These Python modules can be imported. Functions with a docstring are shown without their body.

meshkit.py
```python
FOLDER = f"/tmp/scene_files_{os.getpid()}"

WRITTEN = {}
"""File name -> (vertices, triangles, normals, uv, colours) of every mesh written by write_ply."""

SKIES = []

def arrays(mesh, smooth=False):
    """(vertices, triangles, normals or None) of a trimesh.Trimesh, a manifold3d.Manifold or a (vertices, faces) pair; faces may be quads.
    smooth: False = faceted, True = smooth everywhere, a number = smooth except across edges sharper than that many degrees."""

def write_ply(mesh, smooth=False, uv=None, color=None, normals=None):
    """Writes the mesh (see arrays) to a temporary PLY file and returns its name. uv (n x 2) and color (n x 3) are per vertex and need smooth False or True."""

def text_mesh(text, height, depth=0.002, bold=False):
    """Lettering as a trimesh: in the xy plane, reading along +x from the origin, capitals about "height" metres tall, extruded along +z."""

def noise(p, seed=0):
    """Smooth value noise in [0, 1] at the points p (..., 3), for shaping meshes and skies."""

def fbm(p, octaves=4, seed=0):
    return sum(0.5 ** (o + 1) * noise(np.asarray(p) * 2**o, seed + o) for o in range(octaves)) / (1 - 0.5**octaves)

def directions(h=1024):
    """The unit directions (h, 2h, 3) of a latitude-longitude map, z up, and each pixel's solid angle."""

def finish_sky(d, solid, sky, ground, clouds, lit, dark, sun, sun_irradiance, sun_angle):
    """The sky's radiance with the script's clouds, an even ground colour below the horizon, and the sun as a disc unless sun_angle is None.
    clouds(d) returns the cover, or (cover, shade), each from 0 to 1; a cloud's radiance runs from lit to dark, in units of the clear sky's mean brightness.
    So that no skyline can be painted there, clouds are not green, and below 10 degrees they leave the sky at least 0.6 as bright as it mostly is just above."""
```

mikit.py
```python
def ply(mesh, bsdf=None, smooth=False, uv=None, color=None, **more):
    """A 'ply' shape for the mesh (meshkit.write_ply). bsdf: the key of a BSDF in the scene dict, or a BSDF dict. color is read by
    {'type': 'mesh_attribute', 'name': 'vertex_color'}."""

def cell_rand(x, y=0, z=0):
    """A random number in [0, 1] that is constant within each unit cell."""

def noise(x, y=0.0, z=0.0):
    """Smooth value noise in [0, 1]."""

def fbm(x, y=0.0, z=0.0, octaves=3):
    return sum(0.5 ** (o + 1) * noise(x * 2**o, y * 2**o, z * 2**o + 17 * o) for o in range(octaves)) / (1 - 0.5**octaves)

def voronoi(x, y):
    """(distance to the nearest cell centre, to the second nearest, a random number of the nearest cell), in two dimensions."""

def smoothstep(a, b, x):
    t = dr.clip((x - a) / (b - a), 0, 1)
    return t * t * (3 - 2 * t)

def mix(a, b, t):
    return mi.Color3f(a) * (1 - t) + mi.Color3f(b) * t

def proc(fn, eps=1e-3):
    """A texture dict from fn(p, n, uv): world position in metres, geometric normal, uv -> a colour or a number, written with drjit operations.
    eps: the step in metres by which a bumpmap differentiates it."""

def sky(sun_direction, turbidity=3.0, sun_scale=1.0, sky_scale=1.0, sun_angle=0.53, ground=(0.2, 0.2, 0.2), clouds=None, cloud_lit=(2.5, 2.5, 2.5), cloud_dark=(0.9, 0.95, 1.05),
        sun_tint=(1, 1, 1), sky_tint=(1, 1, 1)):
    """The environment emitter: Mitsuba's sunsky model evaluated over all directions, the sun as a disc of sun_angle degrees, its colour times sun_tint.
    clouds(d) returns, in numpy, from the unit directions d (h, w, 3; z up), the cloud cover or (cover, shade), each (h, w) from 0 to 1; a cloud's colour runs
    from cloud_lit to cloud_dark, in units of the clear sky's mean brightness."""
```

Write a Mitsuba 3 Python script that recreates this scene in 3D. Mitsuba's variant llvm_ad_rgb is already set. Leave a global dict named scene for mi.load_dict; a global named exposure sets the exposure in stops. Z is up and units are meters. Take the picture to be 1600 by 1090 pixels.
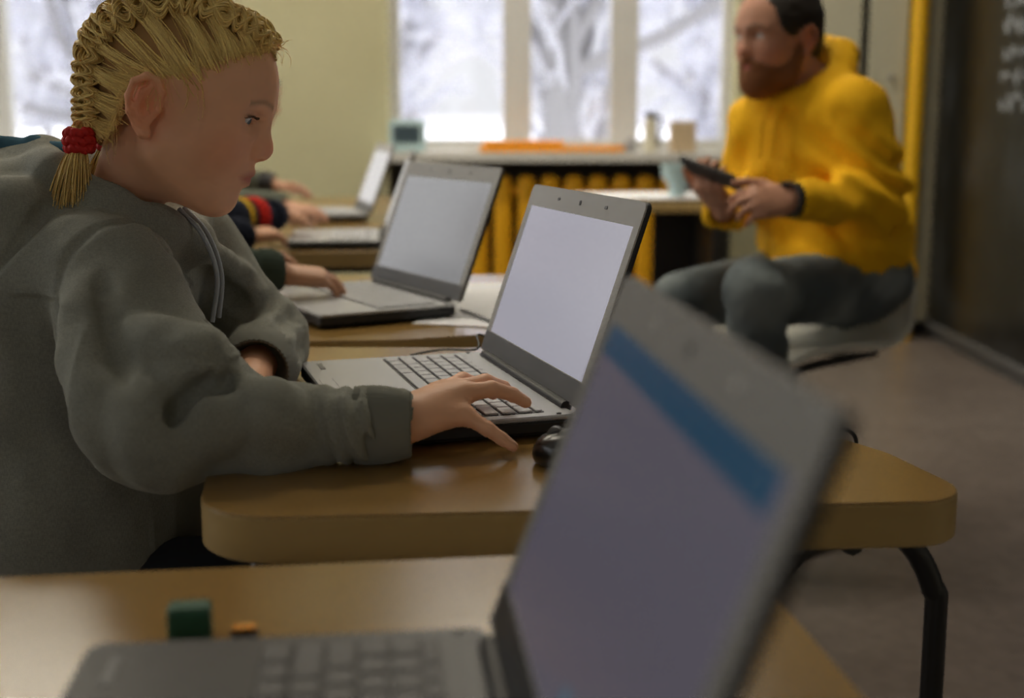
import math
import numpy as np, trimesh, manifold3d as m3, mitsuba as mi, mikit, meshkit, drjit as dr
from mikit import proc, noise, fbm, smoothstep, mix

T = mi.ScalarTransform4f
scene, labels = {}, {}
rng = np.random.default_rng(7)

# ------------------------------------------------------------------ camera, sky, lamps, exposure
CAM_Z, FOC, PITCH = 1.0474, 1985.0, math.radians(10.42)
cp, sp = math.cos(PITCH), math.sin(PITCH)
scene['camera'] = {'type': 'thinlens', 'fov': math.degrees(2 * math.atan(800 / FOC)), 'fov_axis': 'x',
                   'aperture_radius': 0.0068, 'focus_distance': 1.38, 'near_clip': 0.05, 'far_clip': 200.0,
                   'to_world': T().look_at(origin=[0, 0, CAM_Z], target=[0, cp, CAM_Z - sp], up=[0, 0, 1])}


def cloud_cover(d):                      # an overcast sky, three times as bright overhead as at the horizon
    n = meshkit.fbm(d * np.array([3.0, 3.0, 6.0]) + 5.0, 4)
    return np.full(d.shape[:2], 1.0), np.clip(1.0 - d[..., 2] + (n - 0.5) * 0.25, 0, 1)


scene['sky'] = mikit.sky([-0.5, 0.6, 0.55], turbidity=6.0, sun_scale=0.0, sky_scale=1.0, ground=(0.6, 0.6, 0.62),
                         clouds=cloud_cover, cloud_lit=(10.5, 10.6, 10.9), cloud_dark=(3.5, 3.55, 3.7))
exposure = 0.95
LAMP = 1.25          # radiance of the ceiling light panels


def ray(px, py):
    a, b = (px - 800) / FOC, (545 - py) / FOC
    return np.array([a, cp + sp * b, -sp + cp * b])


def atz(px, py, z):                      # the point of the photo's line of sight at height z
    r = ray(px, py)
    return np.array([0, 0, CAM_Z]) + r * ((z - CAM_Z) / r[2])


def aty(px, py, y):                      # ... at distance y
    r = ray(px, py)
    return np.array([0, 0, CAM_Z]) + r * (y / r[1])


# ------------------------------------------------------------------ mesh helpers
cat_ = trimesh.util.concatenate


def box(x0, x1, y0, y1, z0, z1, bev=0.0):
    if bev:
        pts = [(x0, y0), (x1, y0), (x1, y1), (x0, y1)]
        return slab(fillet(pts, bev, 3), z0, z1, bev)
    m = trimesh.creation.box((x1 - x0, y1 - y0, z1 - z0))
    m.apply_translation(((x0 + x1) / 2, (y0 + y1) / 2, (z0 + z1) / 2))
    return m


def fillet(pts, r, n=6):
    """convex counter-clockwise polygon with rounded corners; r: one radius or one per corner"""
    pts = [np.array(p, float) for p in pts]
    out, m = [], len(pts)
    for i, p in enumerate(pts):
        ri = r[i] if isinstance(r, (list, tuple)) else r
        a, b = pts[i - 1] - p, pts[(i + 1) % m] - p
        a, b = a / np.linalg.norm(a), b / np.linalg.norm(b)
        half = math.acos(np.clip(a @ b, -1, 1)) / 2
        c = p + (a + b) / np.linalg.norm(a + b) * ri / math.sin(half)
        s, e = p + a * ri / math.tan(half) - c, p + b * ri / math.tan(half) - c
        t0, t1 = math.atan2(s[1], s[0]), math.atan2(e[1], e[0])
        while t1 < t0:
            t1 += 2 * math.pi
        out += [c + ri * np.array([math.cos(t), math.sin(t)]) for t in np.linspace(t0, t1, n + 1)]
    return np.array(out)


def inset(p, d):
    e = np.roll(p, -1, 0) - p
    n = np.stack([-e[:, 1], e[:, 0]], 1) / np.maximum(np.linalg.norm(e, axis=1, keepdims=True), 1e-12)
    n = n + np.roll(n, 1, 0)
    n /= np.maximum(np.linalg.norm(n, axis=1, keepdims=True), 1e-12)
    return p + n * d


def slab(poly, z0, z1, bev=0.0015):
    """a convex outline between two heights, with bevelled rims"""
    rings = [(inset(poly, bev), z0), (poly, z0 + bev), (poly, z1 - bev), (inset(poly, bev), z1)] if bev else [(poly, z0), (poly, z1)]
    n = len(poly)
    v = np.vstack([np.c_[p, np.full(n, z)] for p, z in rings] + [[*poly.mean(0), z0]] + [[*poly.mean(0), z1]])
    f, i = [], np.arange(n)
    for k in range(len(rings) - 1):
        a, b, c, d = k * n + i, k * n + (i + 1) % n, (k + 1) * n + (i + 1) % n, (k + 1) * n + i
        f += [np.stack([a, b, c], 1), np.stack([a, c, d], 1)]
    L = len(rings)
    f += [np.stack([np.full(n, L * n), (i + 1) % n, i], 1), np.stack([np.full(n, L * n + 1), (L - 1) * n + i, (L - 1) * n + (i + 1) % n], 1)]
    return trimesh.Trimesh(v, np.vstack(f), process=False)


def ring_frames(p):
    t = np.gradient(p, axis=0)
    t /= np.linalg.norm(t, axis=1, keepdims=True) + 1e-12
    a = np.zeros_like(p)
    u = np.cross(t[0], [0, 0, 1.0] if abs(t[0][2]) < 0.9 else [1.0, 0, 0])
    for i in range(len(p)):
        u = u - t[i] * (u @ t[i])
        u /= np.linalg.norm(u) + 1e-12
        a[i] = u
    return a, np.cross(t, a), t


def tube(p, r, sides=8, caps=True):
    p = np.asarray(p, float)
    r = np.broadcast_to(r, (len(p),))
    a, b, _ = ring_frames(p)
    g = np.arange(sides) * 2 * np.pi / sides
    v = p[:, None] + r[:, None, None] * (np.cos(g)[None, :, None] * a[:, None] + np.sin(g)[None, :, None] * b[:, None])
    i, j = np.meshgrid(np.arange(len(p) - 1), np.arange(sides), indexing='ij')
    q = np.stack([i * sides + j, i * sides + (j + 1) % sides, (i + 1) * sides + (j + 1) % sides, (i + 1) * sides + j], -1).reshape(-1, 4)
    v, f = v.reshape(-1, 3), np.vstack([q[:, [0, 1, 2]], q[:, [0, 2, 3]]])
    if caps:
        k, n = np.arange(sides), len(v)
        v = np.vstack([v, p[:1], p[-1:]])
        f = np.vstack([f, np.stack([np.full(sides, n), (k + 1) % sides, k], 1), np.stack([np.full(sides, n + 1), n - sides + k, n - sides + (k + 1) % sides], 1)])
    return trimesh.Trimesh(v, f, process=False)


def spline(pts, n=40):
    """Catmull-Rom through the points"""
    p = np.asarray(pts, float)
    q = np.vstack([2 * p[0] - p[1], p, 2 * p[-1] - p[-2]])
    u = np.linspace(0, len(p) - 1 - 1e-9, n)
    i = u.astype(int)
    t = (u - i)[:, None]
    a, b, c, d = q[i], q[i + 1], q[i + 2], q[i + 3]
    return 0.5 * (2 * b + (c - a) * t + (2 * a - 5 * b + 4 * c - d) * t**2 + (3 * b - a - 3 * c + d) * t**3)


def lathe(prof, n=32):
    return trimesh.creation.revolve(np.array(prof, float), sections=n)


def xf(m, M):
    m = m.copy()
    m.apply_transform(M)
    return m


def frame(o, x, y, z):
    M = np.eye(4)
    M[:3, 0], M[:3, 1], M[:3, 2], M[:3, 3] = x, y, z, o
    return M


def rotz(o, deg):
    t = math.radians(deg)
    return frame(o, [math.cos(t), math.sin(t), 0], [-math.sin(t), math.cos(t), 0], [0, 0, 1])


# ------------------------------------------------------------------ scene helpers
def numbered(name):
    if name not in scene and name not in labels and not any(k.startswith(name + '__') for k in scene):
        return name
    i = 1
    while True:
        k = f'{name}_{i:03d}'
        if k not in scene and k not in labels and not any(q.startswith(k + '__') for q in scene):
            return k
        i += 1


def thing(name, label, cat, group=None):
    key = numbered(name)
    labels[key] = {'label': label, 'category': cat}
    if group:
        labels[key]['group'] = group
    return key


def part(parent, name, mesh, bsdf, smooth=False, M=None, label=None, kind=None, **kw):
    key = numbered(parent + '__' + name if parent else name)
    d = mesh if isinstance(mesh, dict) else mikit.ply(mesh, bsdf, smooth=smooth, **kw)
    d = dict(d)
    if M is not None:
        d['to_world'] = T(M)
    scene[key] = d
    if label:
        labels[key] = {'label': label}
    if kind:
        labels.setdefault(key, {})['kind'] = kind
    return key


def single(name, mesh, bsdf, label, cat, smooth=False, group=None, M=None, kind=None, **kw):
    key = numbered(name)
    d = dict(mikit.ply(mesh, bsdf, smooth=smooth, **kw))
    if M is not None:
        d['to_world'] = T(M)
    scene[key] = d
    labels[key] = {'label': label, 'category': cat}
    if group:
        labels[key]['group'] = group
    if kind:
        labels[key]['kind'] = kind
    return key


def struct(name, mesh, bsdf, label, cat, smooth=False, **kw):
    scene[name] = mikit.ply(mesh, bsdf, smooth=smooth, **kw)
    labels[name] = {'label': label, 'category': cat, 'kind': 'structure'}
    return name


# ------------------------------------------------------------------ materials
def rgb(*c):
    return {'type': 'rgb', 'value': list(map(float, c))}


def mat(name, color, rough=0.6, spec=0.4, metallic=0.0, clearcoat=0.0, sheen=0.0, bump=None, bump_scale=0.0, flat=0.0):
    c = color if isinstance(color, dict) else rgb(*color)
    d = {'type': 'principled', 'base_color': c, 'roughness': rough, 'specular': spec, 'metallic': metallic,
         'clearcoat': clearcoat, 'sheen': sheen, 'flatness': flat}
    if bump is not None:
        d = {'type': 'bumpmap', 'nested_texture': proc(bump), 'scale': bump_scale, 'nested_bsdf': d}
    scene[name] = {'type': 'twosided', 'nested': d}


def wall_fn(p, n, uv):
    k = fbm(p.x * 3, p.y * 3, p.z * 3, 3)
    return mix((0.50, 0.47, 0.29), (0.56, 0.53, 0.34), k)


def floor_fn(p, n, uv):
    k = fbm(p.x * 2.2, p.y * 2.2, 0, 4)
    s = fbm(p.x * 40, p.y * 40, 0, 2)
    return mix((0.115, 0.090, 0.080), (0.21, 0.175, 0.155), k) * (0.85 + 0.3 * s)


def table_fn(p, n, uv):
    g = fbm(p.x * 6, p.y * 6, p.z * 6, 3)
    s = noise(p.x * 500, p.y * 500, p.z * 500)
    return mix((0.62, 0.45, 0.175), (0.68, 0.50, 0.21), g) * (0.96 + 0.08 * s)


def edge_fn(p, n, uv):
    g = fbm(p.x * 5, p.y * 5, p.z * 60, 3)
    return mix((0.37, 0.25, 0.095), (0.43, 0.30, 0.12), g)


def board_fn(p, n, uv):
    k = fbm(p.y * 2.0, p.z * 2.5, 3.0, 4)
    return mix((0.010, 0.011, 0.010), (0.028, 0.032, 0.035), smoothstep(0.35, 0.7, k))


mat('wall_paint', proc(wall_fn), 0.8, 0.25)
mat('wall_white', (0.62, 0.60, 0.52), 0.75, 0.25)
mat('ceiling_paint', (0.72, 0.71, 0.67), 0.9, 0.2)
mat('floor_lino', proc(floor_fn), 0.38, 0.45)
scene['table_top'] = {'type': 'twosided', 'nested': {'type': 'roughplastic', 'diffuse_reflectance': proc(table_fn), 'int_ior': 1.85, 'alpha': 0.06, 'nonlinear': True}}
mat('table_edge', proc(edge_fn), 0.35, 0.4)
mat('black_tube', (0.012, 0.012, 0.013), 0.35, 0.5)
mat('black_plastic', (0.014, 0.014, 0.015), 0.45, 0.45)
mat('gloss_black', (0.012, 0.011, 0.010), 0.22, 0.6)
mat('silver', (0.42, 0.425, 0.44), 0.38, 0.5, metallic=0.25)
mat('silver_dark', (0.135, 0.136, 0.14), 0.42, 0.5, metallic=0.2)
mat('bezel_grey', (0.40, 0.395, 0.38), 0.45, 0.4)
mat('bezel_shaded', (0.20, 0.198, 0.19), 0.45, 0.4)
mat('deck_shaded', (0.062, 0.061, 0.060), 0.42, 0.45, metallic=0.1)  # copy of the silver deck with foreground shade in its colour
mat('key_grey', (0.46, 0.465, 0.48), 0.5, 0.4)
mat('key_shaded', (0.125, 0.122, 0.12), 0.5, 0.4)
mat('frame_white', (0.66, 0.66, 0.65), 0.45, 0.4)
mat('sill_white', (0.62, 0.61, 0.57), 0.35, 0.45)
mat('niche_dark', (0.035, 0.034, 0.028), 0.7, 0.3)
mat('radiator_yellow', (0.74, 0.37, 0.010), 0.35, 0.45)
mat('pole_yellow', (0.88, 0.50, 0.012), 0.4, 0.45)
mat('board_black', proc(board_fn), 0.28, 0.5)
mat('chalk', (0.42, 0.44, 0.46), 0.9, 0.1)
mat('cupboard', (0.60, 0.57, 0.43), 0.55, 0.35)
mat('paper', (0.78, 0.78, 0.80), 0.8, 0.2)
mat('orange', (0.90, 0.36, 0.02), 0.45, 0.4)
mat('tan', (0.55, 0.42, 0.27), 0.7, 0.3)
mat('cream', (0.70, 0.66, 0.52), 0.6, 0.3)
mat('teal_dark', (0.05, 0.08, 0.10), 0.4, 0.4)
mat('pale_teal', (0.45, 0.60, 0.62), 0.4, 0.4)
mat('green_block', (0.018, 0.085, 0.045), 0.55, 0.4)
mat('grey_cable', (0.16, 0.16, 0.16), 0.5, 0.4)
mat('white_plastic', (0.68, 0.67, 0.60), 0.35, 0.45)
mat('steel', (0.45, 0.45, 0.45), 0.3, 0.5, metallic=0.8)
mat('snow', (0.80, 0.81, 0.84), 0.9, 0.1)
mat('hazy_bark', (0.42, 0.41, 0.42), 0.9, 0.1)  # greyed and lightened to stand in for outdoor haze
mat('frost', (0.80, 0.80, 0.84), 0.95, 0.05)
scene['pane_glass'] = {'type': 'thindielectric', 'int_ior': 1.5}
scene['cup_glass'] = {'type': 'thindielectric', 'int_ior': 1.45}

# ------------------------------------------------------------------ the room
X0, X1, Y0, Y1, ZC = -3.4, 2.02, -2.4, 6.25, 3.1
SILL = 0.875
W2 = (-0.60, 1.08)       # openings in the back wall
W1 = (-3.15, -1.72)
WTOP = 2.62
WL = (0.4, 5.6)          # row of windows in the left wall (out of the frame)

struct('floor', box(X0 - .2, X1 + .2, Y0 - .2, Y1 + .3, -0.1, 0), 'floor_lino', 'worn brown grey linoleum floor of the classroom', 'floor')
struct('ceiling', box(X0 - .2, X1 + .2, Y0 - .2, Y1 + .3, ZC, ZC + .1), 'ceiling_paint', 'plain white ceiling above the classroom', 'ceiling')
D = 0.28
wb = [box(X0, W1[0], Y1, Y1 + D, 0, ZC), box(W1[1], W2[0], Y1, Y1 + D, 0, ZC), box(W2[1], X1, Y1, Y1 + D, 0, ZC),
      box(W1[0], W1[1], Y1, Y1 + D, WTOP, ZC), box(W2[0], W2[1], Y1, Y1 + D, WTOP, ZC), box(W1[0], W1[1], Y1, Y1 + D, 0, SILL - .03)]
wb += [box(W2[0], W2[1], Y1 + .10, Y1 + D, 0, SILL - .03)]
struct('wall_back', cat_(wb), 'wall_paint', 'olive beige painted wall around the windows', 'wall')
lw = [box(X0 - .2, X0, Y0, WL[0], 0, ZC), box(X0 - .2, X0, WL[1], Y1 + D, 0, ZC), box(X0 - .2, X0, WL[0], WL[1], 0, .9), box(X0 - .2, X0, WL[0], WL[1], 2.7, ZC)]
struct('wall_left', cat_(lw), 'wall_paint', 'olive beige side wall with a row of windows', 'wall')
struct('wall_right', box(X1, X1 + .2, Y0, Y1 + D, 0, ZC), 'wall_white', 'side wall that carries the blackboard', 'wall')
WF = (-2.3, -0.4)         # unseen window, added behind the camera to light the girl's face
fw = [box(X0 - .2, WF[0], Y0 - .2, Y0, 0, ZC), box(WF[1], X1 + .2, Y0 - .2, Y0, 0, ZC), box(WF[0], WF[1], Y0 - .2, Y0, 0, 1.0), box(WF[0], WF[1], Y0 - .2, Y0, 2.3, ZC)]
struct('wall_front', cat_(fw), 'wall_white', 'plain wall behind the camera with an added window opening', 'wall')
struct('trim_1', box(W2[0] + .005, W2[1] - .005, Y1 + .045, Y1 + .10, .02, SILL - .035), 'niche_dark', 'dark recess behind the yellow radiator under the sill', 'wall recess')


def window(name, x0, x1, posts, z0, z1, y, label, horiz=False):
    """posts: (centre, half width) of the uprights between the casements"""
    w = []
    fy0, fy1 = y, y + .07
    w.append(box(x0, x1, fy0, fy1, z0, z0 + .055, .004))
    w.append(box(x0, x1, fy0, fy1, z1 - .06, z1, .004))
    w.append(box(x0, x0 + .05, fy0, fy1, z0, z1, .004))
    w.append(box(x1 - .05, x1, fy0, fy1, z0, z1, .004))
    key = name
    M = None
    if horiz:      # turned onto the left wall
        M = frame([0, 0, 0], [0, 1, 0], [-1, 0, 0], [0, 0, 1])
    d = dict(mikit.ply(cat_(w), 'frame_white'))
    if M is not None:
        d['to_world'] = T(M)
    scene[key] = d
    labels[key] = {'label': label, 'category': 'window', 'kind': 'structure'}
    for c, hw in posts:
        part(key, 'post', box(c - hw, c + hw, fy0 - .012, fy1, z0 + .03, z1 - .03, .005), 'frame_white', M=M)
    edges = [x0 + .05] + [q for c, hw in posts for q in (c - hw, c + hw)] + [x1 - .05]
    for a, b in zip(edges[::2], edges[1::2]):
        part(key, 'pane', trimesh.Trimesh([[a, y + .04, z0 + .05], [b, y + .04, z0 + .05], [b, y + .04, z1 - .05], [a, y + .04, z1 - .05]], [[0, 1, 2], [0, 2, 3]]), 'pane_glass', M=M)


window('window_1', W1[0], W1[1], [(-2.52, .05)], SILL, WTOP, Y1 + .12, 'window at the left edge behind the blonde girl looking out on snow')
window('window_2', W2[0], W2[1], [(.025, .068), (.55, .068)], SILL, WTOP, Y1 + .12, 'wide window with white posts behind the laptops looking out on frosted trees')
window('window_3', WL[0], WL[1], [(1.4, .05), (2.5, .05), (3.6, .05), (4.6, .05)], .9, 2.7, -X0 + .06, 'row of windows in the side wall', horiz=True)
window('window_4', WF[0], WF[1], [(-1.35, .05)], 1.0, 2.3, Y0 - .15, 'unseen window added behind the camera to light the face')
struct('trim_2', cat_([box(W2[0] - .05, W2[1] + .06, Y1 - .26, Y1 + .14, SILL - .045, SILL, .004)]), 'sill_white', 'white window sill board with things standing on it', 'window sill')
struct('trim_3', box(W1[0] - .04, W1[1] + .04, Y1 - .10, Y1 + .14, SILL - .04, SILL, .004), 'sill_white', 'white sill board under the left window', 'window sill')
struct('baseboard_right', box(X1 - .018, X1, Y0, Y1 - .02, 0, .05, .004), 'silver_dark', 'grey skirting strip along the wall under the blackboard', 'baseboard')
struct('baseboard_back', box(1.3, X1 - .02, Y1 - .03, Y1, 0, .07, .004), 'niche_dark', 'dark skirting strip at the foot of the back wall', 'baseboard')

# radiator: one section after another under the sill
rad = thing('radiator', 'mustard yellow ribbed radiator under the window sill', 'radiator')
sec = slab(fillet([(-.043, -.05), (.043, -.05), (.043, .05), (-.043, .05)], .03, 4), .14, .765, .02)
sec_ply = mikit.ply(sec, 'radiator_yellow', smooth=40)
for i in range(10):
    part(rad, 'section', sec_ply, None, M=frame([-.27 + i * .1135, Y1 - .12, 0], [1, 0, 0], [0, 1, 0], [0, 0, 1]))
for z in (.2, .69):
    part(rad, 'pipe', tube([[-.34, Y1 - .12, z], [.80, Y1 - .12, z]], .018, 10), 'radiator_yellow', smooth=40)
for x in (-.1, .6):
    part(rad, 'foot', box(x - .03, x + .03, Y1 - .15, Y1 - .09, 0, .15, .004), 'radiator_yellow')

# right end of the back wall: cupboard with two doors, yellow pipe, white post
cb = thing('cupboard', 'tall beige cupboard with two doors and a dark gap between them behind the man', 'cupboard')
CY = Y1 - .30
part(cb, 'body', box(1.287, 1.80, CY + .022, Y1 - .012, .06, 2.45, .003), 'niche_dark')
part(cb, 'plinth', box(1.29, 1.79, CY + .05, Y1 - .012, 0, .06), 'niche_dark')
for k, (a, b) in enumerate(((1.285, 1.592), (1.632, 1.805))):
    dk = part(cb, 'door', box(a, b, CY, CY + .02, .07, 2.45, .003), 'cupboard')
    part(dk, 'knob', xf(trimesh.creation.icosphere(2, .014), frame([b - .04 if k == 0 else a + .1, CY - .02, 1.22], [1, 0, 0], [0, 1, 0], [0, 0, 1])), 'steel', smooth=True)
pp = tube([[1.853, Y1 - .31, 0.0], [1.853, Y1 - .31, ZC]], .038, 20)
single('pipe', pp, 'pole_yellow', 'bright yellow vertical pipe running from floor to ceiling beside the cupboard', 'pipe', smooth=40)
struct('trim_4', box(1.90, 2.0, Y1 - .20, Y1 - .003, .07, ZC - .002, .006), 'cupboard', 'beige upright casing strip in the corner between the yellow pipe and the blackboard', 'trim')

# blackboard on the right wall
bb = thing('blackboard', 'tall black chalkboard with faint chalk writing covering the side wall', 'blackboard')
part(bb, 'panel', box(X1 - .03, X1 - .004, 1.2, Y1 - .22, .055, 2.7, .003), 'board_black')
part(bb, 'bottom_rail', box(X1 - .045, X1 - .004, 1.2, Y1 - .22, .052, .085, .004), 'silver_dark')


def scribbles():
    out, r = [], np.random.default_rng(3)
    for row in range(6):
        z, y = 1.56 - row * .10, 5.27
        while y > 4.55:
            n = r.integers(4, 8)
            hgt, wid = r.uniform(.05, .09), r.uniform(.04, .09)
            pts = np.c_[np.full(n, X1 - .0312), y - np.sort(r.uniform(0, wid, n)), z + r.uniform(0, hgt, n)]
            out.append(tube(spline(pts, 14), .006, 4))
            y -= wid + r.uniform(.012, .03)
    return cat_(out)


part(bb, 'chalk_writing', scribbles(), 'chalk', label='white chalk scribbles', kind='stuff')

# ceiling lamps over the far part of the room
for i, (x, y) in enumerate([(-2.0, 3.0), (.2, 3.0), (-2.0, 5.0), (.2, 5.0)]):
    lp = thing('ceiling_light', 'flat ceiling light panel above the pupils', 'ceiling light', group='ceiling light panels')
    part(lp, 'housing', box(x - .62, x + .62, y - .17, y + .17, ZC - .06, ZC - .001, .004), 'frame_white')
    k = part(lp, 'diffuser', trimesh.Trimesh([[x - .58, y - .14, ZC - .0615], [x - .58, y + .14, ZC - .0615], [x + .58, y + .14, ZC - .0615], [x + .58, y - .14, ZC - .0615]], [[0, 1, 2], [0, 2, 3]]), 'frame_white')
    scene[k]['emitter'] = {'type': 'area', 'radiance': rgb(LAMP * 9, LAMP * 8.2, LAMP * 6.6)}

# outdoors: snow and frosted trees
gx, gy = np.meshgrid(np.linspace(-30, 30, 61), np.linspace(Y1 + .5, 60, 61))
gz = -0.9 + 0.5 * meshkit.fbm(np.stack([gx * .2, gy * .2, gx * 0], -1), 3) + np.clip(gy - 14, 0, 40) * .028
struct('ground', mikit and trimesh.Trimesh(np.stack([gx, gy, gz], -1).reshape(-1, 3), np.vstack([np.stack([a, a + 1, a + 62], 1) for a in [np.arange(61 * 60).reshape(60, 61)[:, :-1].ravel()]] + [np.stack([a, a + 62, a + 61], 1) for a in [np.arange(61 * 60).reshape(60, 61)[:, :-1].ravel()]])), 'snow', 'snow covered ground outside the windows', 'snow ground', smooth=True)


def tree_mesh(seed, hgt):
    r = np.random.default_rng(seed)
    trunk, twigs = [], []

    def grow(p, d, ln, rad, lev):
        n = 4
        pts = [p]
        for _ in range(n):
            d = d + r.normal(0, .16, 3)
            d /= np.linalg.norm(d)
            pts.append(pts[-1] + d * ln / n)
        (trunk if lev < 2 else twigs).append(tube(pts, np.linspace(rad, rad * .55, n + 1), 6 if lev < 2 else 3, caps=False))
        if lev == 4:
            return
        for k in range((24, 6, 5, 4)[lev]):
            t = r.uniform(.12, 1.0)
            q = pts[0] + (pts[-1] - pts[0]) * t
            e = d + r.normal(0, .50, 3) + [0, 0, .25]
            e /= np.linalg.norm(e)
            grow(q, e, ln * r.uniform(.36, .56), max(rad * .5, .022), lev + 1)

    grow(np.zeros(3), np.array([0, 0, 1.0]), hgt * .55, hgt * .022, 0)
    return cat_(trunk), cat_(twigs)


protos = [tree_mesh(s, h) for s, h in ((1, 7.0), (2, 6.0), (5, 8.0))]
plys = [(mikit.ply(a, 'hazy_bark', smooth=True), mikit.ply(b, 'frost', smooth=True)) for a, b in protos]
spots = [(-6.6, 12.0, 0, 40), (-3.2, 12.6, 1, 100), (.55, 12.0, 2, 10), (4.0, 12.8, 0, 60), (-5.8, 17.0, 2, 200), (-1.1, 17.2, 0, 90), (2.8, 16.4, 1, 300), (7.4, 17.5, 2, 150), (-3.4, 21.5, 1, 45), (.6, 23.0, 0, 250), (5.4, 23.5, 2, 75)]
for x, y, k, a in spots:
    tr = thing('tree', 'bare frosted tree standing in the snow outside the windows', 'tree', group='frosted trees outside')
    M = rotz([x, y, -.75 + max(y - 14, 0) * .028], a)
    part(tr, 'trunk', plys[k][0], None, M=M)
    part(tr, 'twigs', plys[k][1], None, M=M, kind='stuff')

# ------------------------------------------------------------------ tables
TZ, TT = 0.72, 0.042


def curved_leg(top, foot, r=.0108):
    """bent tube: from under the top it bows out and goes down"""
    top, foot = np.array(top, float), np.array(foot, float)
    d = foot - top
    d[2] = 0
    pts = [top, top + d * .55 + [0, 0, -.012], top + d * .93 + [0, 0, -.06], top + d + [0, 0, -.13], foot]
    return tube(spline(pts, 34), r, 14)


def table(label, outline, radii, legs):
    t = thing('school_table', label, 'table')
    poly = fillet(outline, radii, 9)
    part(t, 'edge_band', slab(poly, TZ - TT, TZ - .0012, .0025), 'table_edge', smooth=35)
    part(t, 'tabletop', slab(inset(poly, .0008), TZ - .0025, TZ, .0009), 'table_top', smooth=35)
    for top, foot in legs:
        lg = part(t, 'leg', curved_leg([*top, TZ - TT - .004], [*foot, .012]), 'black_tube', smooth=40)
        part(lg, 'foot_cap', tube([[*foot, 0], [*foot, .02]], .013, 14), 'black_plastic', smooth=40)
    ins = inset(poly, .09)
    part(t, 'frame', tube(np.vstack([np.c_[ins, np.full(len(ins), TZ - TT - .012)], [[*ins[0], TZ - TT - .012]]]), .011, 8), 'black_tube', smooth=40)
    return t


# the nearest table (turned a little), the girl's, and two further ones behind
c7, s7 = math.cos(math.radians(7)), math.sin(math.radians(7))


def turn(o, u, v):
    return (o[0] + u * c7 - v * s7, o[1] + u * s7 + v * c7)


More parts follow.
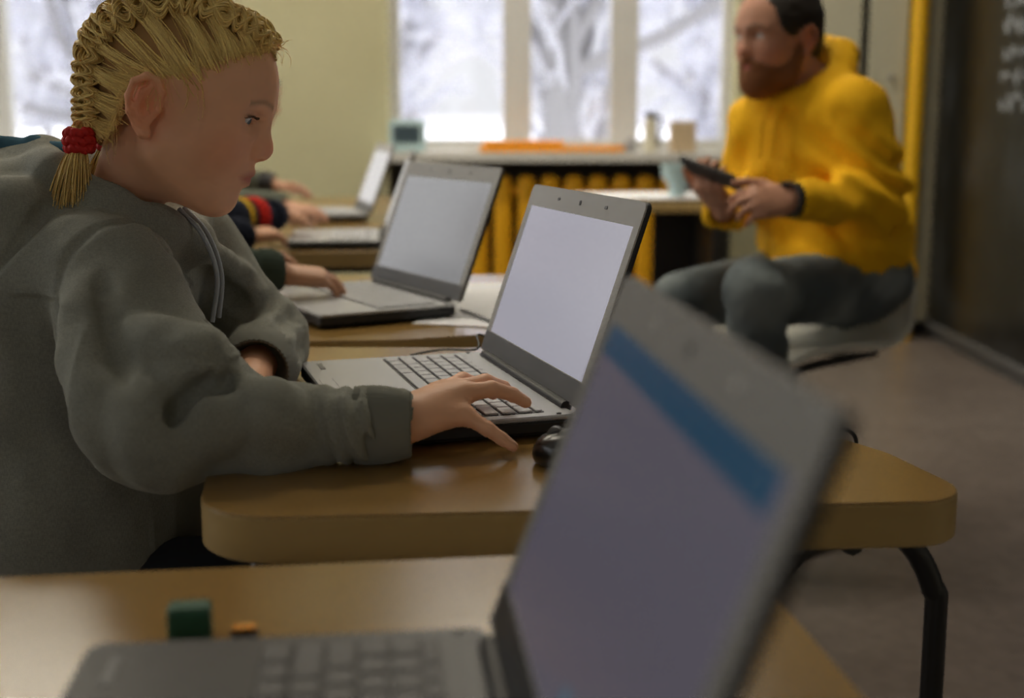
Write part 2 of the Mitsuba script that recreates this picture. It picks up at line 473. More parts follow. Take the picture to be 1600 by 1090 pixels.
o1 = (-.37, .873)
t1 = table('pale wooden school table nearest the camera, under the foreground laptop',
           [turn(o1, -.16, -.62), turn(o1, .545, -.62), turn(o1, .545, 0), turn(o1, -.16, 0)], .06,
           [(turn(o1, .40, -.10), turn(o1, .50, -.055)), (turn(o1, .40, -.52), turn(o1, .50, -.56)), (turn(o1, -.02, -.10), turn(o1, -.12, -.06)), (turn(o1, -.02, -.52), turn(o1, -.12, -.56))])
t2 = table('honey coloured school table with rounded corners under the blonde girl\'s arms',
           [(-.262, 1.006), (.412, 1.058), (.372, 1.215), (.05, 1.790), (-.395, 1.800)], [.075, .05, .12, .06, .05],
           [((.32, 1.125), (.398, 1.128)), ((.10, 1.62), (.13, 1.70)), ((-.20, 1.12), (-.235, 1.075)), ((-.27, 1.64), (-.33, 1.72))])
t3 = table('pale school table in the second row, holding the open laptop with two hands on it',
           [(-.46, 1.828), (-.16, 1.858), (.04, 1.935), (.12, 2.64), (-.75, 2.62), (-.66, 2.0)], [.05, .2, .08, .06, .05, .3],
           [((-.05, 2.04), (.0, 1.99)), ((.0, 2.52), (.06, 2.58)), ((-.56, 2.0), (-.58, 1.94)), ((-.63, 2.5), (-.68, 2.57))])
t4 = table('pale school table in the third row, in front of the red and navy sleeve',
           [(-.92, 3.05), (-.2, 3.140), (-.16, 3.78), (-1.0, 3.70)], .05,
           [((-.3, 3.26), (-.24, 3.2)), ((-.3, 3.66), (-.24, 3.72)), ((-.8, 3.2), (-.88, 3.14)), ((-.8, 3.6), (-.9, 3.66))])
t5 = table('pale school table in the farthest row, by the olive wall',
           [(-1.05, 3.76), (-.22, 3.84), (-.24, 5.25), (-1.1, 5.15)], .05,
           [((-.34, 3.98), (-.28, 3.92)), ((-.34, 5.1), (-.28, 5.16)), ((-.92, 3.9), (-.98, 3.84)), ((-.92, 5.0), (-1.0, 5.06))])

# teacher's table with papers and a cup, right of the radiator
tt = thing('teacher_table', 'light wood table in front of the radiator with papers, beside the man in yellow', 'table')
part(tt, 'tabletop', box(.24, .80, 4.80, 5.55, .685, .72, .004), 'table_edge', smooth=35)
part(tt, 'side_panel', box(.765, .785, 4.84, 5.5, .0, .684, .002), 'black_plastic')
for x in (.28,):
    for y in (4.86, 5.48):
        part(tt, 'leg', tube([[x, y, 0], [x, y, .684]], .014, 12), 'black_tube', smooth=40)
part(tt, 'apron', box(.6, .764, 5.40, 5.42, .25, .684, .002), 'black_plastic')

# ------------------------------------------------------------------ laptops
ROWS = [(13, .55), (14, 1.0), (14, 1.0), (13, 1.0), (12, 1.0), (9, 1.0)]


def laptop(label, x, y, rot, W, Dp, lidang, look, keys='parts', screen=(.2, .2, .22), banner=None):
    """x, y, rot: far end of the hinge and turn; the lid leans back by lidang. Local frame: x along the hinge from the near to the far end, y towards the user."""
    a, b = np.array([math.sin(rot), -math.cos(rot)]), np.array([-math.cos(rot), -math.sin(rot)])
    h1 = np.array([x, y]) + a * W
    M = frame([*h1, TZ], [*(-a), 0], [*b, 0], [0, 0, 1])
    t = thing('laptop', label, 'laptop')
    H0, H1 = .005, .024
    foot = fillet([(.006, .006), (W - .006, .006), (W - .006, Dp - .006), (.006, Dp - .006)], .012, 4)
    deckp = fillet([(0, 0), (W, 0), (W, Dp), (0, Dp)], .012, 5)
    base = cat_([slab(foot, .003, H0 + .003, .001), slab(deckp, H0, H1 - .0045, .003)])
    part(t, 'base', base, 'black_plastic', smooth=35, M=M)
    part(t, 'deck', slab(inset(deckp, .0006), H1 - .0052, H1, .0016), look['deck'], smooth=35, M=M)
    for u in (.03, W - .03):
        for v in (.03, Dp - .03):
            part(t, 'rubber_foot', xf(trimesh.creation.cylinder(.007, .0042, sections=12), frame([u, v, .0021], [1, 0, 0], [0, 1, 0], [0, 0, 1])), 'black_plastic', M=M)
    # keyboard
    kx0, kx1, ky0, ky1 = .016, W - .016, .030, .030 + Dp * .44
    kb = part(t, 'keyboard', slab(fillet([(kx0, ky0), (kx1, ky0), (kx1, ky1), (kx0, ky1)], .004, 3), H1 - .0008, H1 + .0003, .0002), 'black_plastic', M=M)
    rows_h = (ky1 - ky0 - .002) / 5.55
    yy, caps = ky0 + .001, []
    for n, hh in ROWS:
        kh = rows_h * hh
        if n == 9:
            ws = [1.2, 1, 1, 1.2, 5.2, 1.2, 1, 1.2, 1.2]
        else:
            ws = [1.0] * n
            ws[-1] = ws[0] = 1.0 + (14.5 - n) * .5 if n < 14 else 1.1
        tot, xx = sum(ws), kx1 - .001
        for wv in ws:
            kw = wv / tot * (kx1 - kx0 - .002)
            g = .0014
            caps.append((xx - kw / 2, yy + kh / 2, kw - 2 * g, kh - 2.6 * g))
            xx -= kw
        yy += kh
    cache = {}
    if keys == 'parts':
        for cx, cy, w, d in caps:
            q = (round(w, 5), round(d, 5))
            if q not in cache:
                cache[q] = mikit.ply(slab(fillet([(-w / 2, -d / 2), (w / 2, -d / 2), (w / 2, d / 2), (-w / 2, d / 2)], .0016, 2), 0, .0024, .0006), look['key'])
            part(kb, 'key', cache[q], None, M=M @ frame([cx, cy, H1 + .0002], [1, 0, 0], [0, 1, 0], [0, 0, 1]))
    else:
        part(kb, 'keys', cat_([box(cx - w / 2, cx + w / 2, cy - d / 2, cy + d / 2, H1 + .0002, H1 + .0024) for cx, cy, w, d in caps]), look['key'], M=M, kind='stuff')
    tp0, tp1 = W * .40, W * .70
    part(t, 'touchpad', slab(fillet([(tp0, ky1 + .014), (tp1, ky1 + .014), (tp1, Dp - .022), (tp0, Dp - .022)], .004, 3), H1 - .0005, H1 + .0004, .0003), look['pad'], M=M)
    part(t, 'touchpad_buttons', slab(fillet([(tp0, Dp - .019), (tp1, Dp - .019), (tp1, Dp - .006), (tp0, Dp - .006)], .003, 3), H1 - .0005, H1 + .0006, .0003), look['pad'], M=M)
    part(t, 'badge', box(W - .060, W - .022, Dp - .024, Dp - .018, H1, H1 + .0006), 'silver_dark', M=M)
    for u in (.004, W - .010):
        part(t, 'screw_cap', xf(trimesh.creation.cylinder(.0026, .0012, sections=12), frame([u + .003, .018, H1 + .0004], [1, 0, 0], [0, 1, 0], [0, 0, 1])), 'black_plastic', M=M)
    part(t, 'hinge', xf(tube([[.03, 0, 0], [W - .03, 0, 0]], .0062, 14), frame([0, .002, H1 + .001], [1, 0, 0], [0, 1, 0], [0, 0, 1])), 'black_plastic', smooth=40, M=M)
    # lid: local axes x, up the lid, and its inner normal (towards the user)
    L = Dp - .005
    up, nn = np.array([0, -math.sin(lidang), math.cos(lidang)]), np.array([0, math.cos(lidang), math.sin(lidang)])
    ML = M @ frame([W, 0, H1 - .001], [-1, 0, 0], up, nn)
    shell = slab(fillet([(0, .004), (W, .004), (W, L), (0, L)], .009, 5), -.0075, -.0012, .002)
    lid = part(t, 'lid', shell, 'black_plastic', smooth=35, M=ML)
    bz = .016
    bb_, bt = .032, .028
    # bezel ring with a real opening for the screen
    outer = inset(fillet([(0, .004), (W, .004), (W, L), (0, L)], .009, 5), .0008)
    ring = trimesh.creation.extrude_polygon(__import__('shapely').Polygon(outer, [[(bz, bb_), (W - bz, bb_), (W - bz, L - bt), (bz, L - bt)]]), .0019, engine='earcut')
    ring.apply_translation([0, 0, -.0014])
    part(lid, 'bezel', ring, look['bezel'], M=ML)
    part(lid, 'lower_bezel', box(.001, W - .001, .0055, bb_ - .001, .0003, .0010), look['low'], M=ML)
    sc = trimesh.Trimesh([[bz, bb_, 0], [W - bz, bb_, 0], [W - bz, L - bt, 0], [bz, L - bt, 0]], [[0, 1, 2], [0, 2, 3]])
    sc.apply_translation([0, 0, -.0002])
    sk = part(lid, 'screen', sc, 'gloss_black', M=ML, label='lit screen')
    scene[sk]['emitter'] = {'type': 'area', 'radiance': rgb(*screen)}
    if banner:
        for (u0, u1, v0, v1), col, nm in banner:
            q = trimesh.Trimesh([[u0 * W, v0 * L, .0], [u1 * W, v0 * L, 0], [u1 * W, v1 * L, 0], [u0 * W, v1 * L, 0]], [[0, 1, 2], [0, 2, 3]])
            k = part(lid, nm, q, 'gloss_black', M=ML)
            scene[k]['emitter'] = {'type': 'area', 'radiance': rgb(*col)}
    part(lid, 'webcam', xf(trimesh.creation.cylinder(.003, .0012, sections=16), frame([W * .5, L - bt * .5, .0006], [1, 0, 0], [0, 1, 0], [0, 0, 1])), 'black_plastic', M=ML)
    for u in (.30, .72):
        part(lid, 'bumper', slab(fillet([(W * u - .004, L - .016), (W * u + .004, L - .016), (W * u + .004, L - .012), (W * u - .004, L - .012)], .0018, 3), 0, .0014, .0004), look['bump'], M=ML)
    return t, M, ML


light = dict(deck='silver', key='key_grey', pad='silver', bezel='bezel_grey', low='silver_dark', bump='silver_dark')
shaded = dict(deck='deck_shaded', key='key_shaded', pad='deck_shaded', bezel='bezel_shaded', low='black_plastic', bump='bezel_grey')  # vignette of the foreground put into deck, key and bezel colours
lap2 = laptop('silver laptop in front of the blonde girl, her hand on its keyboard', -.042, 1.633, .3011, .3706, .2351, .3303, light, screen=(.165, .161, .185))
lap1 = laptop('large blurred laptop in the foreground with a blue bar on its screen', -.0147, .7248, .1049, .3515, .2343, .3644, shaded, screen=(.034, .031, .042),
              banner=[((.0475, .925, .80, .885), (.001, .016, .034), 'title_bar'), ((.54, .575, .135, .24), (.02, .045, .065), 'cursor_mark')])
lap3 = laptop('grey laptop on the second row table, between the two open hands and the papers', -.2675, 2.3663, .5268, .3559, .2411, .3691, light, keys='stuff', screen=(.11, .11, .112))
lap4 = laptop('grey laptop on the third row table, mostly hidden behind the laptop in front of it', -.355, 3.47, .10, .33, .235, .36, light, keys='stuff', screen=(.21, .21, .215))
lap5 = laptop('pale laptop farthest away, its narrow lid against the olive wall', -.53, 4.30, .26, .33, .235, .36, light, keys='stuff', screen=(.30, .30, .31))
# ------------------------------------------------------------------ implicit surfaces for people: rounded limbs blended into one skin
def capsule(a, b, ra, rb=None):
    a, b = np.array(a, np.float32), np.array(b, np.float32)
    rb = ra if rb is None else rb
    ba = b - a
    l2 = float(ba @ ba) + 1e-12

    def f(p):
        q = p - a
        t = np.clip(q @ ba / l2, 0, 1)
        q = q - t[:, None] * ba
        return np.sqrt(np.einsum('ij,ij->i', q, q)) - (ra + (rb - ra) * t)
    return f


def ball(c, r):
    c = np.array(c, np.float32)
    return lambda p: np.linalg.norm(p - c, axis=1) - r


def ellip(c, r, R=None):
    c, r = np.array(c, np.float32), np.array(r, np.float32)
    R = None if R is None else np.array(R, np.float32)

    def f(p):
        q = p - c
        if R is not None:
            q = q @ R.T          # rows of R are the axes
        k0 = np.linalg.norm(q / r, axis=1)
        k1 = np.linalg.norm(q / (r * r), axis=1) + 1e-9
        return np.where(k0 < 1e-4, -r.min(), k0 * (k0 - 1) / k1)
    return f


def slice_below(o, n):           # half space: negative where (p - o).n < 0
    o, n = np.array(o, np.float32), np.array(n, np.float32)
    n = n / np.linalg.norm(n)
    return lambda p: (p - o) @ n


def local(fn, M):
    """an SDF given in the local frame M (rotation and translation only)"""
    R, o = np.array(M[:3, :3], np.float32), np.array(M[:3, 3], np.float32)
    return lambda p: fn((p - o) @ R)


def combine(d, q, kind, k):
    if kind == 'add':
        h = np.maximum(k - np.abs(d - q), 0) / max(k, 1e-6)
        return np.minimum(d, q) - h * h * k * 0.25
    s = -q if kind == 'sub' else q
    h = np.maximum(k - np.abs(d - s), 0) / max(k, 1e-6)
    return np.maximum(d, s) + h * h * k * 0.25


def mesh_sdf(ops, h, lo, hi, disp=None, slack=0.006):
    """ops: (kind, k, fn) with kind add, sub or cut. Surface nets on a sparse grid of step h; disp(p, d) alters the field at the end."""
    lo, hi, B = np.array(lo, float), np.array(hi, float), 8
    nb = np.ceil((hi - lo) / (h * B)).astype(int)
    I = np.stack(np.meshgrid(*[np.arange(n) for n in nb], indexing='ij'), -1).reshape(-1, 3)
    C = (lo + (I + 0.5) * h * B).astype(np.float32)
    R = B * h * 0.5 * 1.7321
    D, qs = np.full(len(C), 9.0, np.float32), []
    for kind, k, fn in ops:
        q = fn(C)
        qs.append(q)
        D = combine(D, q, kind, k)
    keep = np.abs(D) < R * 1.7 + slack
    I, C, D = I[keep], C[keep], D[keep]
    qs = [q[keep] for q in qs]
    g = np.stack(np.meshgrid(*[np.arange(B + 1)] * 3, indexing='ij'), -1).reshape(-1, 3)
    N = nb * B + 1
    VID, VP, QA, QS, AX = [], [], [], [], []
    stride = np.array([N[1] * N[2], N[2], 1], np.int64)
    corners = np.array([[i, j, k] for i in (0, 1) for j in (0, 1) for k in (0, 1)])
    pairs = [(a, b) for a in range(8) for b in range(a + 1, 8) if np.abs(corners[a] - corners[b]).sum() == 1]
    for s in range(0, len(I), 1500):
        J = I[s:s + 1500]
        m = len(J)
        P = (lo + (J[:, None] * B + g[None]) * h).astype(np.float32)
        d = np.full((m, (B + 1)**3), 9.0, np.float32)
        for (kind, k, fn), q in zip(ops, qs):
            qq, DD = q[s:s + 1500], D[s:s + 1500]
            use = qq < np.maximum(DD, 0) + 3 * R + k + slack if kind == 'add' else (qq < R * 3 + k + slack if kind == 'sub' else qq > -R * 3 - k - slack)
            if use.any():
                d[use] = combine(d[use], fn(P[use].reshape(-1, 3)).reshape(-1, (B + 1)**3), kind, k)
        if disp is not None:
            d = disp(P.reshape(-1, 3), d.ravel()).reshape(m, -1)
        d = d.reshape(m, B + 1, B + 1, B + 1)
        d = np.where(d == 0, 1e-7, d)
        cs = [d[:, c[0]:c[0] + B, c[1]:c[1] + B, c[2]:c[2] + B] for c in corners]
        neg = sum((c < 0).astype(np.int8) for c in cs)
        act = (neg > 0) & (neg < 8)
        bi, ci, cj, ck = np.nonzero(act)
        vals = np.stack([c[act] for c in cs], 1)
        acc, cnt = np.zeros((len(bi), 3)), np.zeros(len(bi))
        for a, b in pairs:
            x = (vals[:, a] < 0) != (vals[:, b] < 0)
            t = np.where(x, vals[:, a] / np.where(x, vals[:, a] - vals[:, b], 1), 0)
            acc += np.where(x[:, None], corners[a] + t[:, None] * (corners[b] - corners[a]), 0)
            cnt += x
        cell = J[bi] * B + np.stack([ci, cj, ck], 1)
        VID.append(cell @ stride)
        VP.append(lo + (cell + acc / cnt[:, None]) * h)
        for ax in range(3):
            e = [0, 0, 0]
            e[ax] = 1
            d0 = d[:, :B, :B, :B]
            d1 = d[:, e[0]:B + e[0], e[1]:B + e[1], e[2]:B + e[2]]
            x = (d0 < 0) != (d1 < 0)
            bi, ci, cj, ck = np.nonzero(x)
            QA.append((J[bi] * B + np.stack([ci, cj, ck], 1)) @ stride)
            QS.append(d0[x] < 0)
            AX.append(np.full(len(bi), ax))
    VID, VP = np.concatenate(VID), np.concatenate(VP)
    o = np.argsort(VID)
    VID, VP = VID[o], VP[o]
    QA, QS, AX = np.concatenate(QA), np.concatenate(QS), np.concatenate(AX)
    faces = []
    for ax in range(3):
        s1, s2 = stride[(ax + 1) % 3], stride[(ax + 2) % 3]
        b, sg = QA[AX == ax], QS[AX == ax]
        ids = np.stack([b, b - s1, b - s1 - s2, b - s2], 1)
        pos = np.clip(np.searchsorted(VID, ids), 0, len(VID) - 1)
        ok = (VID[pos] == ids).all(1)
        q, sg = pos[ok], sg[ok]
        q = np.where(sg[:, None], q, q[:, ::-1])
        faces += [q[:, [0, 1, 2]], q[:, [0, 2, 3]]]
    return trimesh.Trimesh(VP, np.vstack(faces), process=False)


def biggest(m):
    """drops loose crumbs"""
    import scipy.sparse as sps
    n = len(m.vertices)
    f = m.faces
    g = sps.coo_matrix((np.ones(len(f) * 2), (np.r_[f[:, 0], f[:, 1]], np.r_[f[:, 1], f[:, 2]])), shape=(n, n))
    c, lab = sps.csgraph.connected_components(g, directed=False)
    k = np.bincount(lab).argmax()
    keep = lab == k
    idx = np.cumsum(keep) - 1
    return trimesh.Trimesh(m.vertices[keep], idx[f[keep[f[:, 0]]]], process=False)


def bounds(pts, pad):
    p = np.array(pts)
    return p.min(0) - pad, p.max(0) + pad


A3 = np.array


def unit(v):
    v = np.array(v, float)
    return v / np.linalg.norm(v)


def head_ops(M, s=1.0, man=False, ears=(1, -1), detail=True):
    """A head in its own frame (x forward, y to its left, z up, origin between the ears), scaled by s."""
    o = []

    def A(k, fn, kind='add'):
        o.append((kind, k * s, local(lambda p, fn=fn: fn(p / s) * s, M)))
    A(0, ellip((-.010, 0, .036), (.098, .073, .082)))
    A(.02, ellip((.028, 0, .025), (.0655, .061, .080)))
    A(.03, ellip((.026, 0, -.043), (.060, .050 if not man else .054, .060)))
    for e in (1, -1):
        A(.025, capsule((.000, e * .047, -.052), (.056, e * (.012 if not man else .02), -.083), .016, .014))
        A(.02, ellip((.046, e * .032, -.022), (.034, .026, .034)))
        A(.012, capsule((.0855, e * .010, .029), (.068, e * .042, .028), .006 if not man else .009))
    A(.02, ball((.0665, 0, -.083), .0158 if not man else .022))
    A(.012, ellip((.069, 0, -.047), (.0245, .024, .021)))
    # nose
    A(.012, capsule((.0845, 0, .019), (.0935, 0, -.014), .0070, .0112))
    A(.010, capsule((.0935, 0, -.014), (.0950, 0, -.0175), .0110))
    for e in (1, -1):
        A(.006, ball((.0905, e * .0110, -.0205), .0082))
    # eye sockets
    for e in (1, -1):
        A(.012, ellip((.090, e * .030, .013), (.0135, .0165, .0095)), 'sub')
        A(.004, ellip((.0695, e * .030, .012), (.0128, .0135, .0125)))
        if detail:
            A(.0012, ellip((.085, e * .0305, .0108), (.014, .0118, .0042)), 'sub')
            A(.003, capsule((.0812, e * .019, .0165), (.0755, e * .042, .0155), .0016))
    # mouth
    for e in (1, -1):
        A(.004, capsule((.0918, 0, -.0447), (.0800, e * .021, -.0505), .0038, .0022))
        A(.004, capsule((.0886, 0, -.0568), (.0795, e * .019, -.0520), .0046, .0024))
    if detail:
        A(.002, capsule((.0975, 0, -.0502), (.0960, 0, -.0502), .0010), 'sub')
        for e in (1, -1):
            A(.0015, capsule((.0968, 0, -.0502), (.0835, e * .022, -.0524), .0016), 'sub')
            A(.002, ellip((.0960, e * .0062, -.0285), (.0058, .0034, .0028)), 'sub')
    # ears
    for e in ears:
        def E(x, y, z):
            return (x, e * y, z)
        A(.006, ellip(E(-.020, .070, -.004), (.0165, .0065, .027)))
        hx = [(-.008, .070, -.002), (-.0065, .074, .012), (-.012, .0775, .0215), (-.023, .080, .0235), (-.0335, .0815, .014), (-.0355, .081, -.002), (-.031, .078, -.017), (-.022, .074, -.029), (-.014, .072, -.036)]
        for a, b in zip(hx[:-1], hx[1:]):
            A(.0025, capsule(E(*a), E(*b), .0040))
        A(.005, ball(E(-.0125, .072, -.0335), .0068))
        ax = [(-.017, .0745, .015), (-.0245, .0765, .006), (-.0255, .0765, -.009), (-.018, .075, -.021)]
        for a, b in zip(ax[:-1], ax[1:]):
            A(.003, capsule(E(*a), E(*b), .0032))
        A(.004, ball(E(-.0065, .0735, -.008), .0044))
        if detail:
            A(.003, ellip(E(-.0150, .0795, -.007), (.0072, .0090, .0110)), 'sub')
            A(.002, capsule(E(-.0165, .0815, .0175), E(-.0300, .0835, .008), .0030), 'sub')
            A(.002, capsule(E(-.0300, .0835, .008), E(-.0300, .0815, -.010), .0026), 'sub')
    return o


def hand_ops(W, X, Z, side, s=1.0, flex=(.25, .25, .25, .25), spread=(.10, .02, -.05, -.14), thumb=(.5, .2), pip=1.0):
    """A hand from the wrist W: X along the fingers, Z out of its back; side +1 where the thumb lies to the left of X seen from above (a right hand palm down)."""
    X = unit(X)
    Z = unit(np.array(Z, float) - X * (np.array(Z, float) @ X))
    Y = np.cross(Z, X) * side
    W = np.array(W, float)

    def pt(x, y, z):
        return W + s * (X * x + Y * y + Z * z)
    o = []
    ky, kx, kz = (.029, .0095, -.0105, -.0285), (.086, .090, .086, .078), (-.001, .002, .001, -.004)
    ln, rad = (.066, .074, .069, .055), (.0086, .0088, .0083, .0074)
    o.append(('add', .012 * s, ellip(pt(.045, 0, -.006), (.058 * s, .036 * s, .0135 * s), np.array([X, Y, Z]))))
    pts = [W]
    for i in range(4):
        k = pt(kx[i], ky[i], kz[i] - .004)
        o.append(('add', .014 * s, capsule(pt(.008, ky[i] * .55, -.006), k, .0135 * s, .0108 * s)))
        a, p = spread[i], k
        dirp = X * math.cos(a) + Y * math.sin(a)
        fl = flex[i]
        for seg, (fr, add) in enumerate(((.46, fl), (.30, fl * 1.25 * pip), (.24, fl * .7 * pip))):
            ang = add if seg == 0 else ang + add
            q = p + s * ln[i] * fr * (dirp * math.cos(ang) - Z * math.sin(ang))
            r0 = rad[i] * (1.10 - .13 * seg)
            o.append(('add', (.008 if seg == 0 else .003) * s, capsule(p, q, r0 * s, (r0 - .0010) * s)))
            p = q
        pts.append(p)
    t0, t1 = pt(.018, .024, -.008), pt(.048, .024 + .05 * math.sin(thumb[0] + .25), -.014 - .03 * thumb[1])
    t2 = t1 + s * (X * math.cos(thumb[0] * .6) + Y * math.sin(thumb[0] * .6) - Z * thumb[1] * .6) * .034
    t3 = t2 + s * (X * math.cos(thumb[0] * .2) + Y * math.sin(thumb[0] * .2) - Z * thumb[1]) * .026
    o += [('add', .014 * s, capsule(t0, t1, .0150 * s, .0115 * s)), ('add', .004 * s, capsule(t1, t2, .0112 * s, .0095 * s)), ('add', .003 * s, capsule(t2, t3, .0097 * s, .0076 * s))]
    pts += [t3]
    return o, pts


def body_ops(J, s):
    """the skin under the clothes: trunk, neck, arms, legs"""
    o = [('add', 0, ellip(J['chest'], (.085 * s, .125 * s, .13 * s), J['R'])),
         ('add', .05 * s, ellip(J['pelvis'], (.085 * s, .125 * s, .10 * s), J['R'])),
         ('add', .05 * s, capsule(J['chest'], J['pelvis'], .085 * s))]
    o += [('add', .03 * s, capsule(J['chest'] + np.array([0, 0, .06 * s]), J['neck'], .06 * s, .046 * s)), ('add', .02 * s, capsule(J['neck'], J['skull'], J.get('nr', .046) * s, J.get('nr', .046) * s))]
    for q in 'RL':
        o += [('add', .03 * s, capsule(J['chest'] + np.array([0, 0, .07 * s]), J['sh' + q], .045 * s)), ('add', .02 * s, capsule(J['sh' + q], J['el' + q], .040 * s, .031 * s)),
              ('add', .012 * s, capsule(J['el' + q], J['el' + q] * .55 + J['wr' + q] * .45, .032 * s, .030 * s)), ('add', .012 * s, capsule(J['el' + q] * .55 + J['wr' + q] * .45, J['wr' + q], .030 * s, .0215 * s))]
        if 'kn' + q in J:
            o += [('add', .03 * s, capsule(J['hi' + q], J['kn' + q], .062 * s, .045 * s)), ('add', .02 * s, capsule(J['kn' + q], J['an' + q], .043 * s, .030 * s))]
    return o


def sdf_at(ops, p):
    d = np.full(len(p), 9.0, np.float32)
    for kind, k, fn in ops:
        d = combine(d, fn(p.astype(np.float32)), kind, k)
    return d


def traced(ops, pix):
    """points of the cloth under the photo's sight lines"""
    r = np.array([unit(ray(*q)) for q in pix])
    t = np.full(len(r), .75)
    for _ in range(90):
        t += np.clip(sdf_at(ops, A3([0, 0, CAM_Z]) + r * t[:, None]), -.02, .05) * .8
    return A3([0, 0, CAM_Z]) + r * t[:, None]
# ------------------------------------------------------------------ people: skin
def skin_bsdf(name, rough=.5):
    scene[name] = {'type': 'twosided', 'nested': {'type': 'principled', 'base_color': {'type': 'mesh_attribute', 'name': 'vertex_color'}, 'roughness': rough, 'specular': .35, 'sheen': .15}}


skin_bsdf('skin')


def hoodie_fn(p, n, uv):
    s = noise(p.x * 900, p.y * 900, p.z * 300)
    t = noise(p.x * 420, p.y * 420, p.z * 1400)
    k = fbm(p.x * 14, p.y * 14, p.z * 14, 3)
    return mix((0.18, 0.184, 0.155), (0.25, 0.254, 0.215), k) * (0.80 + 0.25 * s + 0.2 * t)


def jeans_fn(p, n, uv):
    s = noise(p.x * 700, p.y * 700, p.z * 260)
    k = fbm(p.x * 9, p.y * 9, p.z * 9, 3)
    return mix((0.085, 0.105, 0.115), (0.21, 0.24, 0.245), smoothstep(.3, .75, k)) * (.8 + .4 * s)


mat('hoodie_grey', proc(hoodie_fn), 0.9, 0.15, sheen=0.5)
mat('hoodie_rib', (0.19, 0.193, 0.163), 0.9, 0.15, sheen=0.4)
mat('seam_dark', (0.035, 0.036, 0.03), 0.9, 0.1)
mat('jeans', proc(jeans_fn), 0.9, 0.15, sheen=0.3)
mat('dark_trousers', (0.022, 0.025, 0.032), 0.9, 0.15)
mat('shoe_dark', (0.02, 0.02, 0.022), 0.6, 0.3)
scene['blonde_hair'] = {'type': 'twosided', 'nested': {'type': 'principled', 'base_color': {'type': 'mesh_attribute', 'name': 'vertex_color'}, 'roughness': .40, 'specular': .45}}
mat('scalp_hair', (0.40, 0.23, 0.085), 0.65, 0.25)
mat('red_band', (0.50, 0.018, 0.016), 0.6, 0.3)
mat('eye_white', (0.62, 0.60, 0.58), 0.2, 0.5)
mat('lash', (0.13, 0.08, 0.05), .7, .2)
mat('iris', (0.05, 0.068, 0.075), 0.2, 0.5)
mat('pupil', (0.01, 0.01, 0.01), 0.1, 0.6)
mat('cord_pale', (0.36, 0.40, 0.43), 0.8, 0.2)
mat('hood_blue', (0.055, 0.13, 0.18), 0.9, 0.15)
mat('yellow_fleece', (0.84, 0.46, 0.010), 0.85, 0.2, sheen=0.4)
mat('pink_collar', (0.42, 0.20, 0.20), 0.8, 0.2)
mat('beard', (0.19, 0.072, 0.026), 0.75, 0.25)
mat('dark_hair', (0.022, 0.017, 0.013), 0.55, 0.35)
mat('navy_knit', (0.010, 0.013, 0.025), 0.9, 0.15)
mat('red_knit', (0.45, 0.018, 0.012), 0.9, 0.15)
mat('yellow_knit', (0.60, 0.36, 0.02), 0.9, 0.15)
mat('green_knit', (0.045, 0.062, 0.047), 0.9, 0.15)
mat('olive_knit', (0.11, 0.12, 0.095), 0.9, 0.15)


def gauss(p, c, r):
    return np.exp(-np.sum((p - np.array(c))**2 / np.array(r)**2, 1))[:, None]


def paint_skin(v, M, s, base, lip=(.50, .15, .12), hands=(), brow=None, beard=None):
    """vertex colours of the skin: lips, rosy cheeks, nails, brows, and ears with light glowing through painted in"""
    q = (v - M[:3, 3]) @ M[:3, :3] / s
    n = meshkit.fbm(v * 55, 3)[:, None]
    c = np.array(base) * (.93 + .14 * n)
    a = np.c_[q[:, 0], np.abs(q[:, 1]), q[:, 2]]

    def lay(c, col, w):
        return c * (1 - w) + np.array(col) * w
    rosy = np.array(base) * [1.05, .72, .66]
    c = lay(c, rosy, .55 * gauss(a, (.062, .040, -.024), (.03, .03, .026)))
    c = lay(c, rosy, .55 * gauss(a, (.105, 0, -.016), (.02, .02, .014)))
    c = lay(c, np.array(base) * [1.08, .66, .55], .75 * gauss(a, (-.02, .08, -.006), (.022, .018, .036)))  # rosy ears, reddened further for light shining through them
    c = lay(c, lip, .9 * np.clip(1.6 * gauss(a, (.0905, .0, -.0507), (.013, .019, .0085)) - .25, 0, 1))
    c = lay(c, np.array(base) * .62, .5 * gauss(a, (.079, .031, .013), (.012, .017, .009)))
    lash = np.clip(2.2 * gauss(a, (.080, .0305, .0155), (.006, .0135, .0018)) - .4, 0, 1) * (q[:, :1] > .05)
    c = lay(c, (.05, .03, .02), .8 * lash)
    if brow is not None:
        arch = .0295 + .004 * np.sin(np.clip((a[:, 1] - .010) / .034, 0, 1) * np.pi)
        w = np.exp(-((a[:, 2] - arch) / .0030)**2) * (a[:, 1] > .008) * (a[:, 1] < .046) * (q[:, 0] > .04)
        c = lay(c, brow[0], brow[1] * w[:, None])
    return np.clip(c, 0, 1)


def eyes(person, M, s, gaze):
    for e in (1, -1):
        c = np.array([.0695, e * .030, .012])
        Me = M @ frame(c * s, [1, 0, 0], [0, 1, 0], [0, 0, 1])
        ek = part(person, 'eye', xf(trimesh.creation.icosphere(3, .0117 * s), Me), 'eye_white', smooth=True)
        g = unit(gaze)
        x = unit(np.cross([0, 0, 1.0], g))
        y = np.cross(g, x)
        cap = lathe([(0, .0122), (.0024, .0120), (.0050, .0108), (.0051, .0104), (0, .0106)], 20)
        pup = lathe([(0, .01232), (.0020, .0121), (.0021, .0116), (0, .0116)], 16)
        for nm, mm, b in (('iris', cap, 'iris'), ('pupil', pup, 'pupil')):
            mm = mm.copy()
            mm.apply_scale(s)
            part(ek, nm, xf(mm, Me @ frame([0, 0, 0], x, y, g)), b, smooth=True)


# ------------------------------------------------------------------ the girl
ph = math.radians(19)
GH = frame(aty(285, 165, 1.41), [math.cos(ph), 0, -math.sin(ph)], [0, 1, 0], [math.sin(ph), 0, math.cos(ph)])


